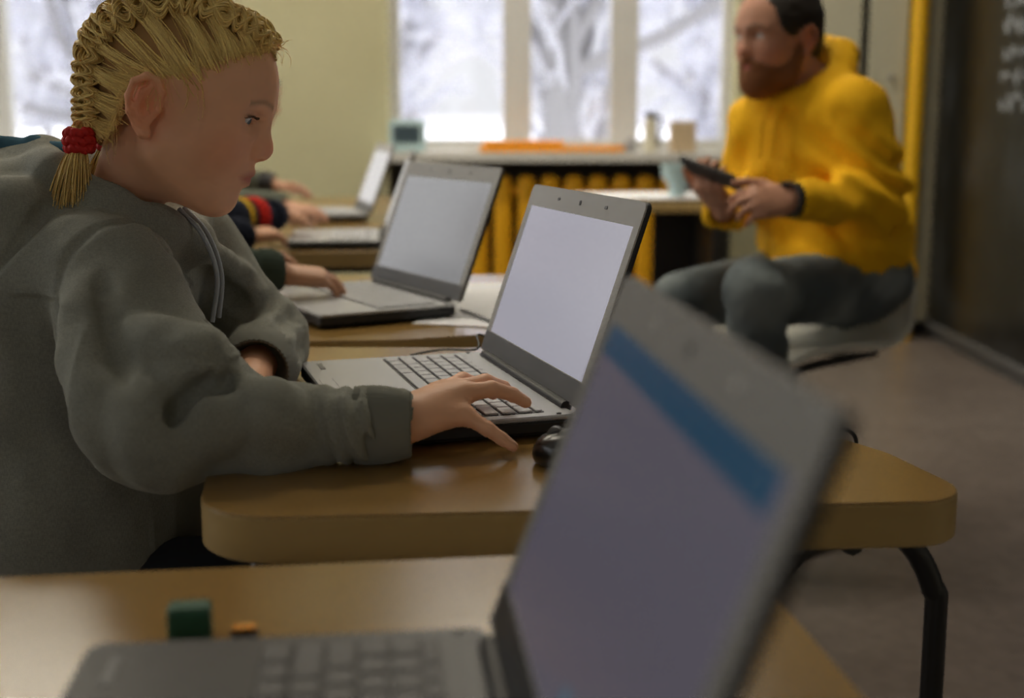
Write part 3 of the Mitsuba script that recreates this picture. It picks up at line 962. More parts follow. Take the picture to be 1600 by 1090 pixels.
def gl(f, l, u):
    return (GH @ np.array([f, l, u, 1]))[:3]


HL = spline([(.080, .0, .096), (.074, .030, .090), (.056, .048, .078), (.034, .060, .062), (.012, .069, .042), (-.012, .0735, .032), (-.036, .071, .022), (-.046, .066, -.006), (-.050, .058, -.036), (-.062, .036, -.060), (-.066, .0, -.066)], 120)
G = dict(R=np.eye(3), chest=A3([-.505, 1.455, .80]), pelvis=A3([-.54, 1.455, .52]), neck=A3([-.442, 1.44, .935]), skull=gl(-.030, 0, -.045), nr=.046,
         shR=A3([-.425, 1.315, .885]), shL=A3([-.415, 1.60, .885]), elR=A3([-.338, 1.160, .754]), elL=A3([-.312, 1.580, .765]),
         wrR=A3([-.108, 1.180, .757]), wrL=A3([-.284, 1.340, .762]),
         hiR=A3([-.52, 1.38, .50]), hiL=A3([-.52, 1.53, .50]), knR=A3([-.14, 1.37, .52]), knL=A3([-.14, 1.56, .52]), anR=A3([-.13, 1.36, .10]), anL=A3([-.13, 1.57, .10]))
gs = .86
girl = thing('person', 'blonde girl in a grey hoodie with a braid tied in red, leaning on her table', 'person')
ops = body_ops(G, gs) + head_ops(GH)
# right hand flat over the edge of the keyboard: fingers laid out joint by joint
hw = G['wrR']
fin = {'index': [(-.068, 1.250, .7755), (-.051, 1.284, .7790), (-.033, 1.303, .7690), (-.020, 1.312, .7575)],
       'middle': [(-.056, 1.238, .7785), (-.027, 1.268, .7800), (-.009, 1.286, .7700), (.001, 1.296, .7580)],
       'ring': [(-.046, 1.226, .7775), (-.020, 1.240, .7790), (.000, 1.251, .7710), (.014, 1.258, .7610)],
       'pinky': [(-.046, 1.206, .7600), (-.024, 1.200, .7480), (-.010, 1.200, .7380), (.001, 1.201, .7300)]}
fr = {'index': .0082, 'middle': .0085, 'ring': .0083, 'pinky': .0074}
hand = [('add', .012, capsule(hw, hw + (A3([-.060, 1.226, .770]) - hw) * .9, .0185, .0150))]
for k, p in fin.items():
    p = [A3(q) for q in p]
    hand.append(('add', .012, capsule(hw + (p[0] - hw) * .25, p[0], .0150 if k != 'pinky' else .0135, .0098)))
    for i in range(3):
        hand.append(('add', .007 if i == 0 else .0025, capsule(p[i], p[i + 1], fr[k] * (1.12 - .13 * i), fr[k] * (1.0 - .13 * i))))
th = [A3(q) for q in ((-.105, 1.215, .765), (-.078, 1.262, .770), (-.055, 1.295, .766), (-.036, 1.312, .760))]
for i in range(3):
    hand.append(('add', (.012, .004, .003)[i], capsule(th[i], th[i + 1], (.0130, .0098, .0086)[i], (.0102, .0086, .0070)[i])))
ops += hand
lh, lp_ = hand_ops(G['wrL'], (-.12, -.95, -.12), (.25, 0, 1), -1, .82, flex=(.2,) * 4)
ops += lh
lo, hi = bounds([G[k] for k in G if k not in ('R', 'nr')] + [gl(0, 0, .12), gl(.11, 0, 0), gl(-.12, 0, 0)] + lp_ + [fin['ring'][3], fin['index'][3]], .12)
body = biggest(mesh_sdf(ops, .0021, lo, hi))
v = np.array(body.vertices)
col = paint_skin(v, GH, 1.0, (.80, .435, .265), brow=((.30, .17, .08), .55))
from scipy.spatial import cKDTree
ql = (v - GH[:3, 3]) @ GH[:3, :3]
dl = cKDTree(HL).query(np.c_[ql[:, 0], np.abs(ql[:, 1]), ql[:, 2]])[0][:, None]
down = .55 * np.exp(-(dl / .011)**2)          # downy hair along the hairline
col = col * (1 - down) + A3([.80, .54, .25]) * down
for k, p in fin.items():       # nails
    d = unit(A3(p[3]) - A3(p[2]))
    col = col * (1 - .5 * gauss(v, A3(p[3]) + A3([0, 0, .005]), (.0045,) * 3)) + A3([.62, .36, .27]) * .5 * gauss(v, A3(p[3]) + A3([0, 0, .005]), (.0045,) * 3)
part(girl, 'body', body, 'skin', smooth=True, color=col)
for e in (1, -1):
    lid = spline([(.0822, e * .0190, .0135), (.0834, e * .0255, .0158), (.0812, e * .0335, .0158), (.0755, e * .0425, .0130)], 16)
    hairs = [tube([q, q + A3([.0030, e * (.0006 + .002 * u), -.0003]), q + A3([.0052, e * (.001 + .003 * u), .0008])], [.00042, .0003, .00012], 4) for q, u in zip(lid, np.linspace(0, 1, 16))]
    part(girl, 'eyelashes', xf(cat_([tube(lid, .0006, 5)] + hairs), GH), 'lash', smooth=True, kind='stuff')
eyes(girl, GH, 1.0, (.92, -.06, -.36))

# hoodie: trunk, hood and sleeves in one cloth, creased at the elbows
hood = [('add', 0, ellip((-.520, 1.455, .80), (.128, .178, .165))),
        ('add', .08, ellip((-.525, 1.455, .60), (.158, .195, .20))),
        ('add', .05, capsule((-.52, 1.36, .885), (-.52, 1.55, .885), .075))]
for a, b in (('shR', 'elR'), ('shL', 'elL')):
    hood.append(('add', .055, capsule(G['chest'] + A3([.02, 0, .06]), G[a], .085, .066)))
hood += [('add', .010, capsule(G['shR'] + A3([.012, -.008, -.012]), G['elR'] + A3([0, 0, .012]), .070, .060)),
         ('add', .014, capsule(G['shR'] + A3([.03, -.004, -.03]), G['elR'] + A3([.045, .01, .042]), .050, .044)),
         ('add', .022, capsule(G['elR'] + A3([.0, 0, .004]), A3([-.235, 1.168, .757]), .056, .041)),
         ('add', .015, capsule(A3([-.235, 1.168, .757]), A3([-.118, 1.180, .757]), .041, .0325)),
         ('add', .012, capsule(G['shL'] + A3([.01, 0, -.01]), G['elL'], .066, .050)),
         ('add', .02, capsule(G['elL'], A3([-.291, 1.44, .764]), .050, .043))]
# hood lying on the back, and its rim around the neck
ringp = [(-.368, 1.452, .905), (-.388, 1.392, .925), (-.436, 1.362, .955), (-.490, 1.372, .985), (-.530, 1.455, .995), (-.49, 1.54, .985), (-.436, 1.550, .955), (-.388, 1.518, .925), (-.368, 1.460, .905)]
for a, b in zip(ringp[:-1], ringp[1:]):
    hood.append(('add', .02, capsule(a, b, .024)))
hood += [('add', .03, ellip((-.605, 1.455, .935), (.125, .150, .062), np.array([[.94, 0, .34], [0, 1, 0], [-.34, 0, .94]]))),
         ('add', .02, capsule((-.52, 1.33, .945), (-.66, 1.345, .865), .040, .045)), ('add', .02, capsule((-.52, 1.58, .945), (-.66, 1.565, .865), .040, .045))]
hood.append(('sub', .012, capsule(G['neck'] + A3([-.005, 0, .022]), G['skull'], .052, .068)))
hood.append(('sub', .006, capsule(A3([-.134, 1.179, .757]), A3([-.06, 1.184, .757]), .026)))
hood.append(('sub', .006, capsule(A3([-.289, 1.415, .764]), A3([-.280, 1.29, .762]), .034)))


def crease(pix, r, k, kind='sub', sink=0.0, n=None):
    """a valley (sub) or a ridge (add) laid along a line on the cloth"""
    p = traced(BASE, pix)
    view = np.array([unit(ray(*q)) for q in pix])
    p = p + view * sink
    p = spline(p, n or 3 * len(pix))
    rr = r * np.sin(np.linspace(.12, np.pi - .12, len(p)))**.6
    for i in range(len(p) - 1):
        hood.append((kind, k, capsule(p[i], p[i + 1], rr[i], rr[i + 1])))


BASE = list(hood)
crease([(132, 455), (128, 540), (142, 620), (166, 700)], .016, .03, 'add', .010)
crease([(225, 520), (285, 548), (342, 572)], .015, .03, 'add', .008)
crease([(392, 628), (430, 640), (470, 668)], .012, .025, 'add', .008)
crease([(300, 690), (330, 660), (352, 640)], .014, .025, 'add', .008)
crease([(215, 640), (236, 690), (250, 740)], .014, .03, 'add', .008)
crease([(520, 640), (545, 665), (560, 700)], .010, .02, 'add', .006)
crease([(350, 597), (318, 611), (288, 632), (260, 658)], .0048, .016, 'sub', -.0030)
crease([(354, 612), (373, 630), (368, 660), (360, 690)], .0030, .010, 'sub', -.0022)
crease([(408, 640), (425, 662), (440, 690)], .0035, .010, 'sub', -.001)
crease([(575, 622), (585, 660), (588, 708)], .0042, .007, 'sub', -.001)
crease([(160, 430), (175, 520), (200, 600)], .0040, .016, 'sub', -.001)
# sewn seams: the armhole and the edge of the hood
crease([(97, 600), (90, 520), (90, 450), (101, 402), (149, 354), (187, 343), (228, 348), (262, 392), (300, 450), (325, 520)], .0030, .005, 'sub', -.0012, 60)
crease([(-10, 432), (22, 388), (50, 350), (82, 318), (118, 292)], .0040, .008, 'sub', -.001, 30)
crease([(330, 392), (372, 430), (400, 470)], .010, .02, 'add', .006)
crease([(348, 440), (372, 470), (396, 494)], .0045, .012, 'sub', -.001)


def hood_disp(p, d):
    near = np.abs(d) < .03
    q = p[near]
    n1 = meshkit.fbm(q * A3([9, 9, 5]) + 3, 3) - .5
    n2 = meshkit.fbm(q * A3([22, 22, 9]) + 11, 2) - .5
    off = n1 * .016 + n2 * .010
    # pulled folds: ridges radiate from the crook of the elbow and cross the forearm
    e = G['elR']
    w = np.exp(-np.sum((q - (e + A3([.055, 0, .03])))**2, 1) / .085**2)
    ang = np.arctan2(q[:, 2] - (e[2] + .075), q[:, 0] - (e[0] + .075))
    off += w * .0026 * np.sin(ang * 7 + 3 * n1 * 4)
    w2 = np.exp(-((q[:, 0] + .14) / .035)**2) * (q[:, 1] < 1.26) * (q[:, 2] < .83)
    off += w2 * .0035 * np.sin((q[:, 0] + .3 * q[:, 2]) * 330 + 4 * n1)
    w3 = np.exp(-np.sum((q - A3([-.25, 1.50, .80]))**2, 1) / .075**2)
    off += w3 * .006 * np.sin((q[:, 0] * .8 - q[:, 2]) * 150 + 6 * n1)
    off += .0045 * np.sin((q[:, 0] * .55 + q[:, 2] * .25) * 62 + 9 * n1) * (q[:, 2] < .87) * (q[:, 0] < -.40)
    d = d.copy()
    d[near] -= off
    return d


hm = mesh_sdf(hood, .0038, (-.80, 1.06, .40), (-.04, 1.72, 1.09), disp=hood_disp, slack=.02)
hm = biggest(hm)
hk = part(girl, 'hoodie', hm, 'hoodie_grey', smooth=True)


def cuff(parent, a, b, r0, r1, bsdf, name='cuff', n=44, ribs=22):
    """ribbed band round the wrist, with a rolled mouth"""
    a, b = A3(a), A3(b)
    t = np.linspace(0, 1, 9)
    rr = r0 + (r1 - r0) * t + .003 * np.sin(np.pi * t)
    z = unit(b - a)
    x = unit(np.cross(z, [0, 0, 1.0]))
    y = np.cross(z, x)
    ang = np.linspace(0, 2 * np.pi, n * 2, endpoint=False)
    rib = 1 + .018 * np.cos(ang * ribs * 2)
    rows = [(a + (b - a) * u, r) for u, r in zip(t, rr)] + [(b + z * .002, r1 * .96), (b - z * .001, r1 * .90), (a + (b - a) * .3, r1 * .88)]
    V = np.vstack([c + (r * rib)[:, None] * (np.cos(ang)[:, None] * x + np.sin(ang)[:, None] * y) for c, r in rows])
    m, F = len(ang), []
    i = np.arange(m)
    for k in range(len(rows) - 1):
        F += [np.stack([k * m + i, k * m + (i + 1) % m, (k + 1) * m + (i + 1) % m], 1), np.stack([k * m + i, (k + 1) * m + (i + 1) % m, (k + 1) * m + i], 1)]
    return part(parent, name, trimesh.Trimesh(V, np.vstack(F), process=False), bsdf, smooth=True)


cuff(hk, (-.150, 1.178, .757), (-.098, 1.181, .757), .0365, .0315, 'hoodie_rib')
cuff(hk, (-.292, 1.450, .764), (-.288, 1.398, .764), .044, .038, 'hoodie_rib')
for dy in (.010, -.012):
    part(hk, 'drawstring', tube(spline([(-.372, 1.435 + dy, .945), (-.345, 1.43 + dy, .915), (-.330, 1.425 + dy, .87), (-.335, 1.42 + dy * 1.5, .82)], 20), .0028, 7), 'cord_pale', smooth=True)
# blue lining that shows at the rim of the hood
LP = [aty(-70, 230, 1.45), aty(0, 228, 1.45), aty(55, 230, 1.44), aty(112, 238, 1.42)]
part(hk, 'hood_lining', biggest(mesh_sdf([('add', .01, capsule(LP[i], LP[i + 1], .0105)) for i in range(3)], .003, (-.76, 1.36, .93), (-.40, 1.52, 1.07), disp=lambda p, d: d - .006 * (meshkit.fbm(p * 40, 2) - .5))), 'hood_blue', smooth=True, label='dark blue lining')
trouser = [('add', 0, ellip((-.545, 1.455, .49), (.125, .165, .09)))]
for q, y in (('R', 1.37), ('L', 1.55)):
    trouser += [('add', .04, capsule(G['hi' + q], G['kn' + q], .074, .058)), ('add', .02, capsule(G['kn' + q], G['an' + q] + A3([0, 0, .0]), .056, .043))]
part(girl, 'trousers', biggest(mesh_sdf(trouser, .007, (-.75, 1.2, .03), (0, 1.72, .64), disp=lambda p, d: d - .008 * (meshkit.fbm(p * 14, 2) - .5))), 'dark_trousers', smooth=True)


def shoe(parent, an, fwd, s=1.0, bsdf='shoe_dark'):
    f = unit(A3([fwd[0], fwd[1], 0]))
    c = A3(an) * [1, 1, 0]
    o = [('add', 0, ellip(c + f * .075 * s + A3([0, 0, .036 * s]), (.12 * s, .043 * s, .034 * s), np.array([f, np.cross([0, 0, 1], f), [0, 0, 1]]))), ('add', .03, capsule(c + A3([0, 0, .04 * s]), c + A3([0, 0, .10 * s]), .04 * s)),
         ('cut', .004, lambda p: -(p[:, 2] - .004))]
    part(parent, 'shoe', biggest(mesh_sdf(o, .006, c + A3([-.22, -.22, -.02]), c + A3([.22, .22, .18]))), bsdf, smooth=True)


for q in 'RL':
    shoe(girl, G['an' + q], (1, 0), .9)

# hair -----------------------------------------------------------
SK = [('add', 0, local(ellip((-.010, 0, .036), (.098, .073, .082)), GH)), ('add', .02, local(ellip((.028, 0, .025), (.0655, .061, .080)), GH)), ('add', .03, local(capsule((-.035, 0, -.02), (-.045, 0, -.065), .052, .050), GH))]


def skull_d(p):
    d = np.full(len(p), 9.0)
    for kind, k, fn in SK:
        d = combine(d, fn(p.astype(np.float32)), kind, k)
    return d


def on_skull(p, h):
    """moves world points to the height h above the scalp"""
    for _ in range(4):
        d = skull_d(p)
        g = np.stack([skull_d(p + e) - skull_d(p - e) for e in np.eye(3) * .002], 1)
        g /= np.linalg.norm(g, axis=1, keepdims=True) + 1e-9
        p = p - g * (d - h)[:, None]
    return p


BR = spline([(.078, .022, .098), (.052, .034, .108), (.022, .044, .110), (-.012, .050, .108), (-.046, .055, .096), (-.078, .056, .072), (-.098, .052, .042), (-.103, .047, .012), (-.101, .046, -.022), (-.092, .050, -.046), (-.080, .053, -.066)], 160)
PT = spline([(.084, .002, .088), (.060, .002, .108), (.025, .002, .118), (-.015, .002, .118), (-.055, .002, .106), (-.088, .002, .080), (-.106, .002, .045), (-.106, .002, .01), (-.095, .002, -.03), (-.075, .002, -.058)], 120)


def hair_mesh(P, r, sides=3):
    """P: (strands, points, 3); r: (points,) radii. All strands as one mesh of thin prisms."""
    n, m = P.shape[:2]
    t = np.gradient(P, axis=1)
    t /= np.linalg.norm(t, axis=2, keepdims=True) + 1e-9
    a = np.cross(t, A3([.31, .17, .93]))
    a /= np.linalg.norm(a, axis=2, keepdims=True) + 1e-9
    b = np.cross(t, a)
    g = np.arange(sides) * 2 * np.pi / sides
    V = P[:, :, None] + np.asarray(r)[None, :, None, None] * (np.cos(g)[:, None] * a[:, :, None] + np.sin(g)[:, None] * b[:, :, None])
    i, j = np.meshgrid(np.arange(m - 1), np.arange(sides), indexing='ij')
    q = np.stack([i * sides + j, i * sides + (j + 1) % sides, (i + 1) * sides + (j + 1) % sides, (i + 1) * sides + j], -1).reshape(-1, 4)
    F = (np.vstack([q[:, [0, 1, 2]], q[:, [0, 2, 3]]])[None] + (np.arange(n) * m * sides)[:, None, None]).reshape(-1, 3)
    w = np.clip(np.random.default_rng(n).normal(.55, .26, n), 0, 1)[:, None, None]
    col = A3([.50, .31, .085]) * (1 - w) + A3([1.0, .80, .31]) * w
    return trimesh.Trimesh(V.reshape(-1, 3), F, process=False), np.broadcast_to(col, (n, m * sides, 3)).reshape(-1, 3)


def hair_part(parent, name, P, r, **kw):
    m, col = hair_mesh(P, r)
    return part(parent, name, m, 'blonde_hair', smooth=True, color=col, kind='stuff', **kw)


def combed(side, r):
    """strands combed from the hairline and from the parting into the braid, gathered in locks"""
    out, m = [], 11
    t = np.linspace(0, 1, m)
    for curve, locks, per, u0, u1, b0, b1, bulge in ((HL, 11, 135, .03, .98, .02, .97, .0095), (PT, 11, 135, .0, .97, .0, .93, .008)):
        for k in range(locks):
            c = (k + .5) / locks
            bt = b0 + (b1 - b0) * min(1, c + .04)
            u = u0 + (u1 - u0) * np.clip((k + r.uniform(0, 1, per)) / locks + r.normal(0, .006, per), 0, 1)
            root = curve[np.clip((u * (len(curve) - 1)).astype(int), 0, len(curve) - 1)]
            end = BR[np.clip((np.clip(bt + r.normal(0, .011, per), 0, 1) * (len(BR) - 1)).astype(int), 0, len(BR) - 1)]
            root = root + r.normal(0, .0016, (per, 3)) + (root - end) * r.gamma(1.0, .045, (per, 1))
            P = root[:, None] * (1 - t)[None, :, None] + end[:, None] * t[None, :, None]
            w = np.sin(np.pi * t) ** .8
            P = P + r.normal(0, .0012, (per, 1, 3)) * w[None, :, None]
            # locks sweep back a little on their way
            P[:, :, 0] += (.004 * np.sin(np.pi * t))[None]
            P[:, :, 1] *= side
            W = P.reshape(-1, 3) @ GH[:3, :3].T + GH[:3, 3]
            lat = np.abs((u - u0) / (u1 - u0) * locks - k - .5) * 2
            h = (.0008 + bulge * np.clip(1 - lat**2, 0, 1)[:, None] * (t[None]**.7) + .0012 * r.uniform(0, 1, (per, 1)))
            out.append(on_skull(W, h.ravel()).reshape(per, m, 3))
    return np.concatenate(out)


def braid(side, r):
    """three plaited strands, each a bundle of hairs"""
    n = 300
    q = np.linspace(0, 1, n)
    base = BR[np.clip((q * (len(BR) - 1)).astype(int), 0, len(BR) - 1)].copy()
    base = spline(BR[::8], n)
    base[:, 1] *= side
    W = base @ GH[:3, :3].T + GH[:3, 3]
    W = on_skull(W, np.full(n, .0075))
    tail = np.clip((q - .8) / .2, 0, 1)
    g = np.stack([skull_d(W + e) - skull_d(W - e) for e in np.eye(3) * .002], 1)
    g /= np.linalg.norm(g, axis=1, keepdims=True)
    tn = np.gradient(W, axis=0)
    tn /= np.linalg.norm(tn, axis=1, keepdims=True)
    lat = np.cross(g, tn)
    out, turns = [], 8
    size = np.interp(q, [0, .12, .5, .9, 1], [.45, .85, 1.12, 1.0, .7])
    for s3 in range(3):
        a = 2 * np.pi * (turns * (q + .012 * np.sin(q * 23 + side) + .008 * np.sin(q * 41)) + s3 / 3)
        c = W + lat * (np.sin(a) * (.0125 * size))[:, None] + g * (np.cos(2 * a) * (.0048 * size) + .003)[:, None]
        for _ in range(64):
            rr, th = np.sqrt(r.uniform(0, 1)) * .0092, r.uniform(0, 2 * np.pi)
            tw = th + q * 9
            out.append(c + lat * (rr * np.cos(tw) * size * (1 + .12 * np.sin(q * 37 + s3)))[:, None] + g * (rr * .85 * np.sin(tw) * size)[:, None])
    return np.array(out)[:, ::2]


hr = np.random.default_rng(11)
cap_ops = [('add', .02, fn) if i else ('add', 0, fn) for i, (_, _, fn) in enumerate(SK)]
hl_w = lambda side: np.array([(GH @ np.r_[x, y * side, z, 1])[:3] for x, y, z in HL])
capm = mesh_sdf(cap_ops, .0035, gl(-.02, 0, .02) - .19, gl(-.02, 0, .02) + .19)
cv = (np.array(capm.vertices) - GH[:3, 3]) @ GH[:3, :3]
# keep only what lies behind and above the hairline
HLx = np.vstack([HL[::-1] * [1, 1, 1]])
lim = np.interp(cv[:, 0], [-.066, -.062, -.050, -.046, -.036, -.012, .014, .036, .060, .079, .086, .12], [-.07, -.060, -.036, -.006, .022, .032, .044, .064, .080, .093, .098, .3])
lim = np.where(cv[:, 0] < -.066, -.075, lim)
okf = (cv[:, 2] > lim)[capm.faces].all(1)
capm = trimesh.Trimesh(capm.vertices, capm.faces[okf], process=True)
capm.vertices += capm.vertex_normals * .0011
hairk = part(girl, 'hair', capm, 'scalp_hair', smooth=True, label='blonde hair in a French braid')
rad_t = np.linspace(.00062, .00050, 11)
hair_part(hairk, 'locks', np.concatenate([combed(-1, hr), combed(1, hr)]), rad_t)
hair_part(hairk, 'braid', np.concatenate([braid(-1, hr), braid(1, hr)]), np.full(150, .00085), label='thick French braid')


def wisps(r):
    out, m = [], 12
    t = np.linspace(0, 1, m)[:, None]
    for k in range(170):
        side = -1 if k % 3 else 1
        u = r.uniform(0, .9)
        p0 = HL[int(u * 119)] * [1, side, 1]
        if u < .32:      # fuzz over the forehead
            d = A3([r.uniform(.0, .018), r.normal(0, .010), r.uniform(-.016, .014)])
            end = p0 + d
            mid = (p0 + end) / 2 + A3([.006, side * .004, .006]) * r.uniform(.3, 1.6)
        elif u < .6:     # in front of the ear
            end = p0 + A3([r.uniform(-.012, .022), side * .002, -r.uniform(.015, .05)])
            mid = (p0 + end) / 2 + A3([r.uniform(-.004, .01), side * .005, 0])
        else:            # at the nape
            end = p0 + A3([r.uniform(-.012, .016), side * r.uniform(-.01, .004), -r.uniform(.012, .045)])
            mid = (p0 + end) / 2 + A3([r.uniform(-.006, .008), side * .004, 0])
        P = (1 - t)**2 * p0 + 2 * t * (1 - t) * mid + t**2 * end
        out.append(P @ GH[:3, :3].T + GH[:3, 3])
    return np.array(out)


hair_part(hairk, 'loose_hairs', wisps(hr), np.linspace(.00034, .00016, 12))


def tuft(side, r):
    end = BR[-1] * [1, side, 1]
    p0 = end @ GH[:3, :3].T + GH[:3, 3]
    out, m = [], 12
    t = np.linspace(0, 1, m)[:, None]
    for _ in range(230):
        a, q = r.uniform(0, 2 * np.pi), np.sqrt(r.uniform(0, 1))
        off = A3([math.cos(a), math.sin(a) * .8, 0]) * q
        s0 = p0 + off * .006
        e = p0 + A3([-.012, -.012, -.085 - r.uniform(-.022, .016)]) + off * [.026, .018, 0] + r.normal(0, .003, 3)
        mid = p0 + A3([-.006, -.010, -.03]) + off * .021
        out.append((1 - t)**2 * s0 + 2 * t * (1 - t) * mid + t**2 * e)
    return np.array(out), p0


for side in (-1, 1):
    tf, p0 = tuft(side, hr)
    hair_part(hairk, 'tuft', tf, np.linspace(.0008, .0004, 12), label='loose end of the braid under the red band')
    tie = []
    for k in range(3):
        g = np.linspace(0, 2 * np.pi, 60)
        R0 = .0125 if k == 1 else .0115
        tie.append(tube(np.c_[p0[0] + R0 * np.cos(g), p0[1] + R0 * np.sin(g), p0[2] - .008 + k * .008 + .0012 * np.sin(g * 9 + k)], .0050 + .0009 * np.sin(g * 13 + k * 2), 10, caps=False))
    part(girl, 'hair_tie', cat_(tie), 'red_band', smooth=True, label='red hair band')
# ------------------------------------------------------------------ the other people
def person_body(key, J, s, HM, hs, skin, hands, h, man=False, brow=None, beard=False, detail=True):
    o = body_ops(J, s) + head_ops(HM, hs, man=man, detail=detail)
    pts = [J[k] for k in J if k not in ('R', 'nr')] + [HM[:3, 3] + A3([0, 0, .14 * hs]), HM[:3, 3] + HM[:3, 0] * .12 * hs, HM[:3, 3] - HM[:3, 0] * .12 * hs]
    for hd, hp in hands:
        o += hd
        pts += hp
    lo, hi = bounds(pts, .12)
    m = biggest(mesh_sdf(o, h, lo, hi))
    return part(key, 'body', m, 'skin', smooth=True, color=paint_skin(np.array(m.vertices), HM, hs, skin, brow=brow))


def head_frame(o, fwd, pitch):
    f = unit([fwd[0], fwd[1], 0])
    l = np.cross([0, 0, 1.0], f)
    x = f * math.cos(pitch) - A3([0, 0, 1]) * math.sin(pitch)
    return frame(o, x, l, np.cross(x, l))


def cap_mesh(HM, hs, top, cut, h=.004, noise_amp=.004, freq=60):
    """a head of short hair: a shell over the skull, cut away over the face and ears"""
    o = [('add', 0, local(lambda p: ellip((-.014, 0, .040), (.101 + top, .076 + top, .083 + top))(p / hs) * hs, HM)),
         ('add', .02 * hs, local(lambda p: ellip((-.055, 0, -.01), (.050 + top, .058 + top, .060))(p / hs) * hs, HM))]
    for kind, k, fn in cut:
        o.append((kind, k * hs, local(lambda p, fn=fn: fn(p / hs) * hs, HM)))
    c = HM[:3, 3]
    return biggest(mesh_sdf(o, h, c - .2, c + .2, disp=lambda p, d: d - noise_amp * (meshkit.fbm(p * freq, 3) - .5), slack=.01))


# the man ---------------------------------------------------------
man = thing('person', 'bearded man in a bright yellow hoodie and jeans, seated beside the blackboard with a phone', 'person')
MF = A3([-.73, -.68, 0])
ML_ = A3([.68, -.73, 0])
MR = np.array([MF, ML_, [0, 0, 1.0]])
MH = head_frame(aty(1214, 62, 3.05), (-.84, -.54), .10)
MS = 1.08
shL = aty(1332, 172, 2.98)
Jm = dict(R=MR, chest=aty(1262, 235, 3.10), pelvis=aty(1312, 418, 3.14), neck=aty(1258, 142, 3.10), skull=(MH @ A3([-.03, 0, -.05, 1]))[:3], nr=.056,
          shL=shL, shR=shL + A3([-.68, .73, -.12]) * .27, elL=aty(1372, 318, 2.95), elR=aty(1160, 305, 3.22), wrL=aty(1240, 312, 2.76), wrR=aty(1130, 330, 2.96),
          hiL=aty(1318, 448, 3.06), hiR=aty(1252, 435, 3.25), knL=aty(1182, 455, 2.74), knR=aty(1064, 470, 2.98), anL=A3([.572, 2.80, .10]), anR=A3([.44, 3.02, .10]))
mhL = hand_ops(Jm['wrL'], aty(1170, 312, 2.72) - Jm['wrL'], (.25, -.75, .62), -1, 1.0, flex=(.5, .55, .6, .6), spread=(.03, .0, -.03, -.06), thumb=(.5, .3))
mhR = hand_ops(Jm['wrR'], aty(1098, 285, 2.90) - Jm['wrR'], (-.62, -.62, -.35), 1, 1.0, flex=(.55, .6, .6, .6), spread=(.03, .0, -.03, -.06), thumb=(.5, .3))
person_body(man, Jm, 1.12, MH, MS, (.50, .25, .16), (mhL, mhR), .0042, man=True, brow=((.08, .045, .025), .8))
eyes(man, MH, MS, unit(A3([-.86, -.50, -.12])))
hairm = cap_mesh(MH, MS, .004, noise_amp=.008, freq=50, cut=[('sub', .006, ellip((.088, 0, .024), (.066, .075, .076))), ('sub', .006, ellip((.030, 0, -.055), (.075, .12, .055))), ('sub', .004, ellip((-.012, .085, -.008), (.028, .03, .034))), ('sub', .004, ellip((-.012, -.085, -.008), (.028, .03, .034)))])
part(man, 'hair', hairm, 'dark_hair', smooth=True, label='short dark brown hair')
bo = [('add', 0, ellip((.030, 0, -.060), (.066, .057, .055))), ('add', .02, ellip((.064, 0, -.090), (.034, .036, .032))), ('add', .02, capsule((-.002, .060, -.03), (.02, .052, -.075), .014, .02)), ('add', .02, capsule((-.002, -.060, -.03), (.02, -.052, -.075), .014, .02)),
      ('add', .006, capsule((.094, 0, -.036), (.082, .026, -.048), .0068, .006)), ('add', .006, capsule((.094, 0, -.036), (.082, -.026, -.048), .0068, .006)),
      ('sub', .006, ellip((.070, .046, -.016), (.052, .026, .026))), ('sub', .006, ellip((.070, -.046, -.016), (.052, .026, .026))), ('sub', .006, ellip((.070, 0, -.004), (.06, .05, .0265))), ('sub', .003, ellip((.098, 0, -.0515), (.02, .017, .0062)))]
bo = [(k, q * MS, local(lambda p, fn=fn: fn(p / MS) * MS, MH)) for k, q, fn in bo]
part(man, 'beard', biggest(mesh_sdf(bo, .0036, MH[:3, 3] - .2, MH[:3, 3] + .2, disp=lambda p, d: d - .004 * (meshkit.fbm(p * 90, 2) - .5))), 'beard', smooth=True, label='full reddish brown beard')

mh_ = [('add', 0, ellip(Jm['chest'] + A3([.0, 0, -.01]), (.125, .170, .18), MR)), ('add', .08, ellip(Jm['pelvis'] + A3([-.02, -.015, .07]), (.165, .195, .13), MR)),
       ('add', .06, capsule(Jm['shL'] + A3([-.03, .04, 0]), Jm['shR'] + A3([.03, -.03, 0]),   .070, .066)),
       ('add', .025, capsule(Jm['shL'], Jm['elL'], .080, .068)), ('add', .03, capsule(Jm['elL'], Jm['wrL'] * .9 + Jm['elL'] * .1, .066, .047)),
       ('add', .025, capsule(Jm['shR'], Jm['elR'], .066, .058)), ('add', .03, capsule(Jm['elR'], Jm['wrR'] * .9 + Jm['elR'] * .1, .064, .046)),
       ('add', .03, capsule(Jm['pelvis'] + A3([-.1, -.12, .01]), Jm['pelvis'] + A3([.1, .06, -.02]), .10, .10))]
nk = Jm['neck']
for a in np.linspace(0, 2 * np.pi, 13)[:-1]:
    b = a + 2 * np.pi / 12

    def rim(t):
        return nk + MF * (.078 * math.cos(t) + .005) + ML_ * .082 * math.sin(t) + A3([0, 0, .030 - .058 * math.cos(t)])
    mh_.append(('add', .03, capsule(rim(a), rim(b), .030 + .012 * (math.cos(a) < 0))))
mh_.append(('add', .04, ellip(nk - MF * .095 + A3([0, 0, -.015]), (.065, .11, .070), MR)))
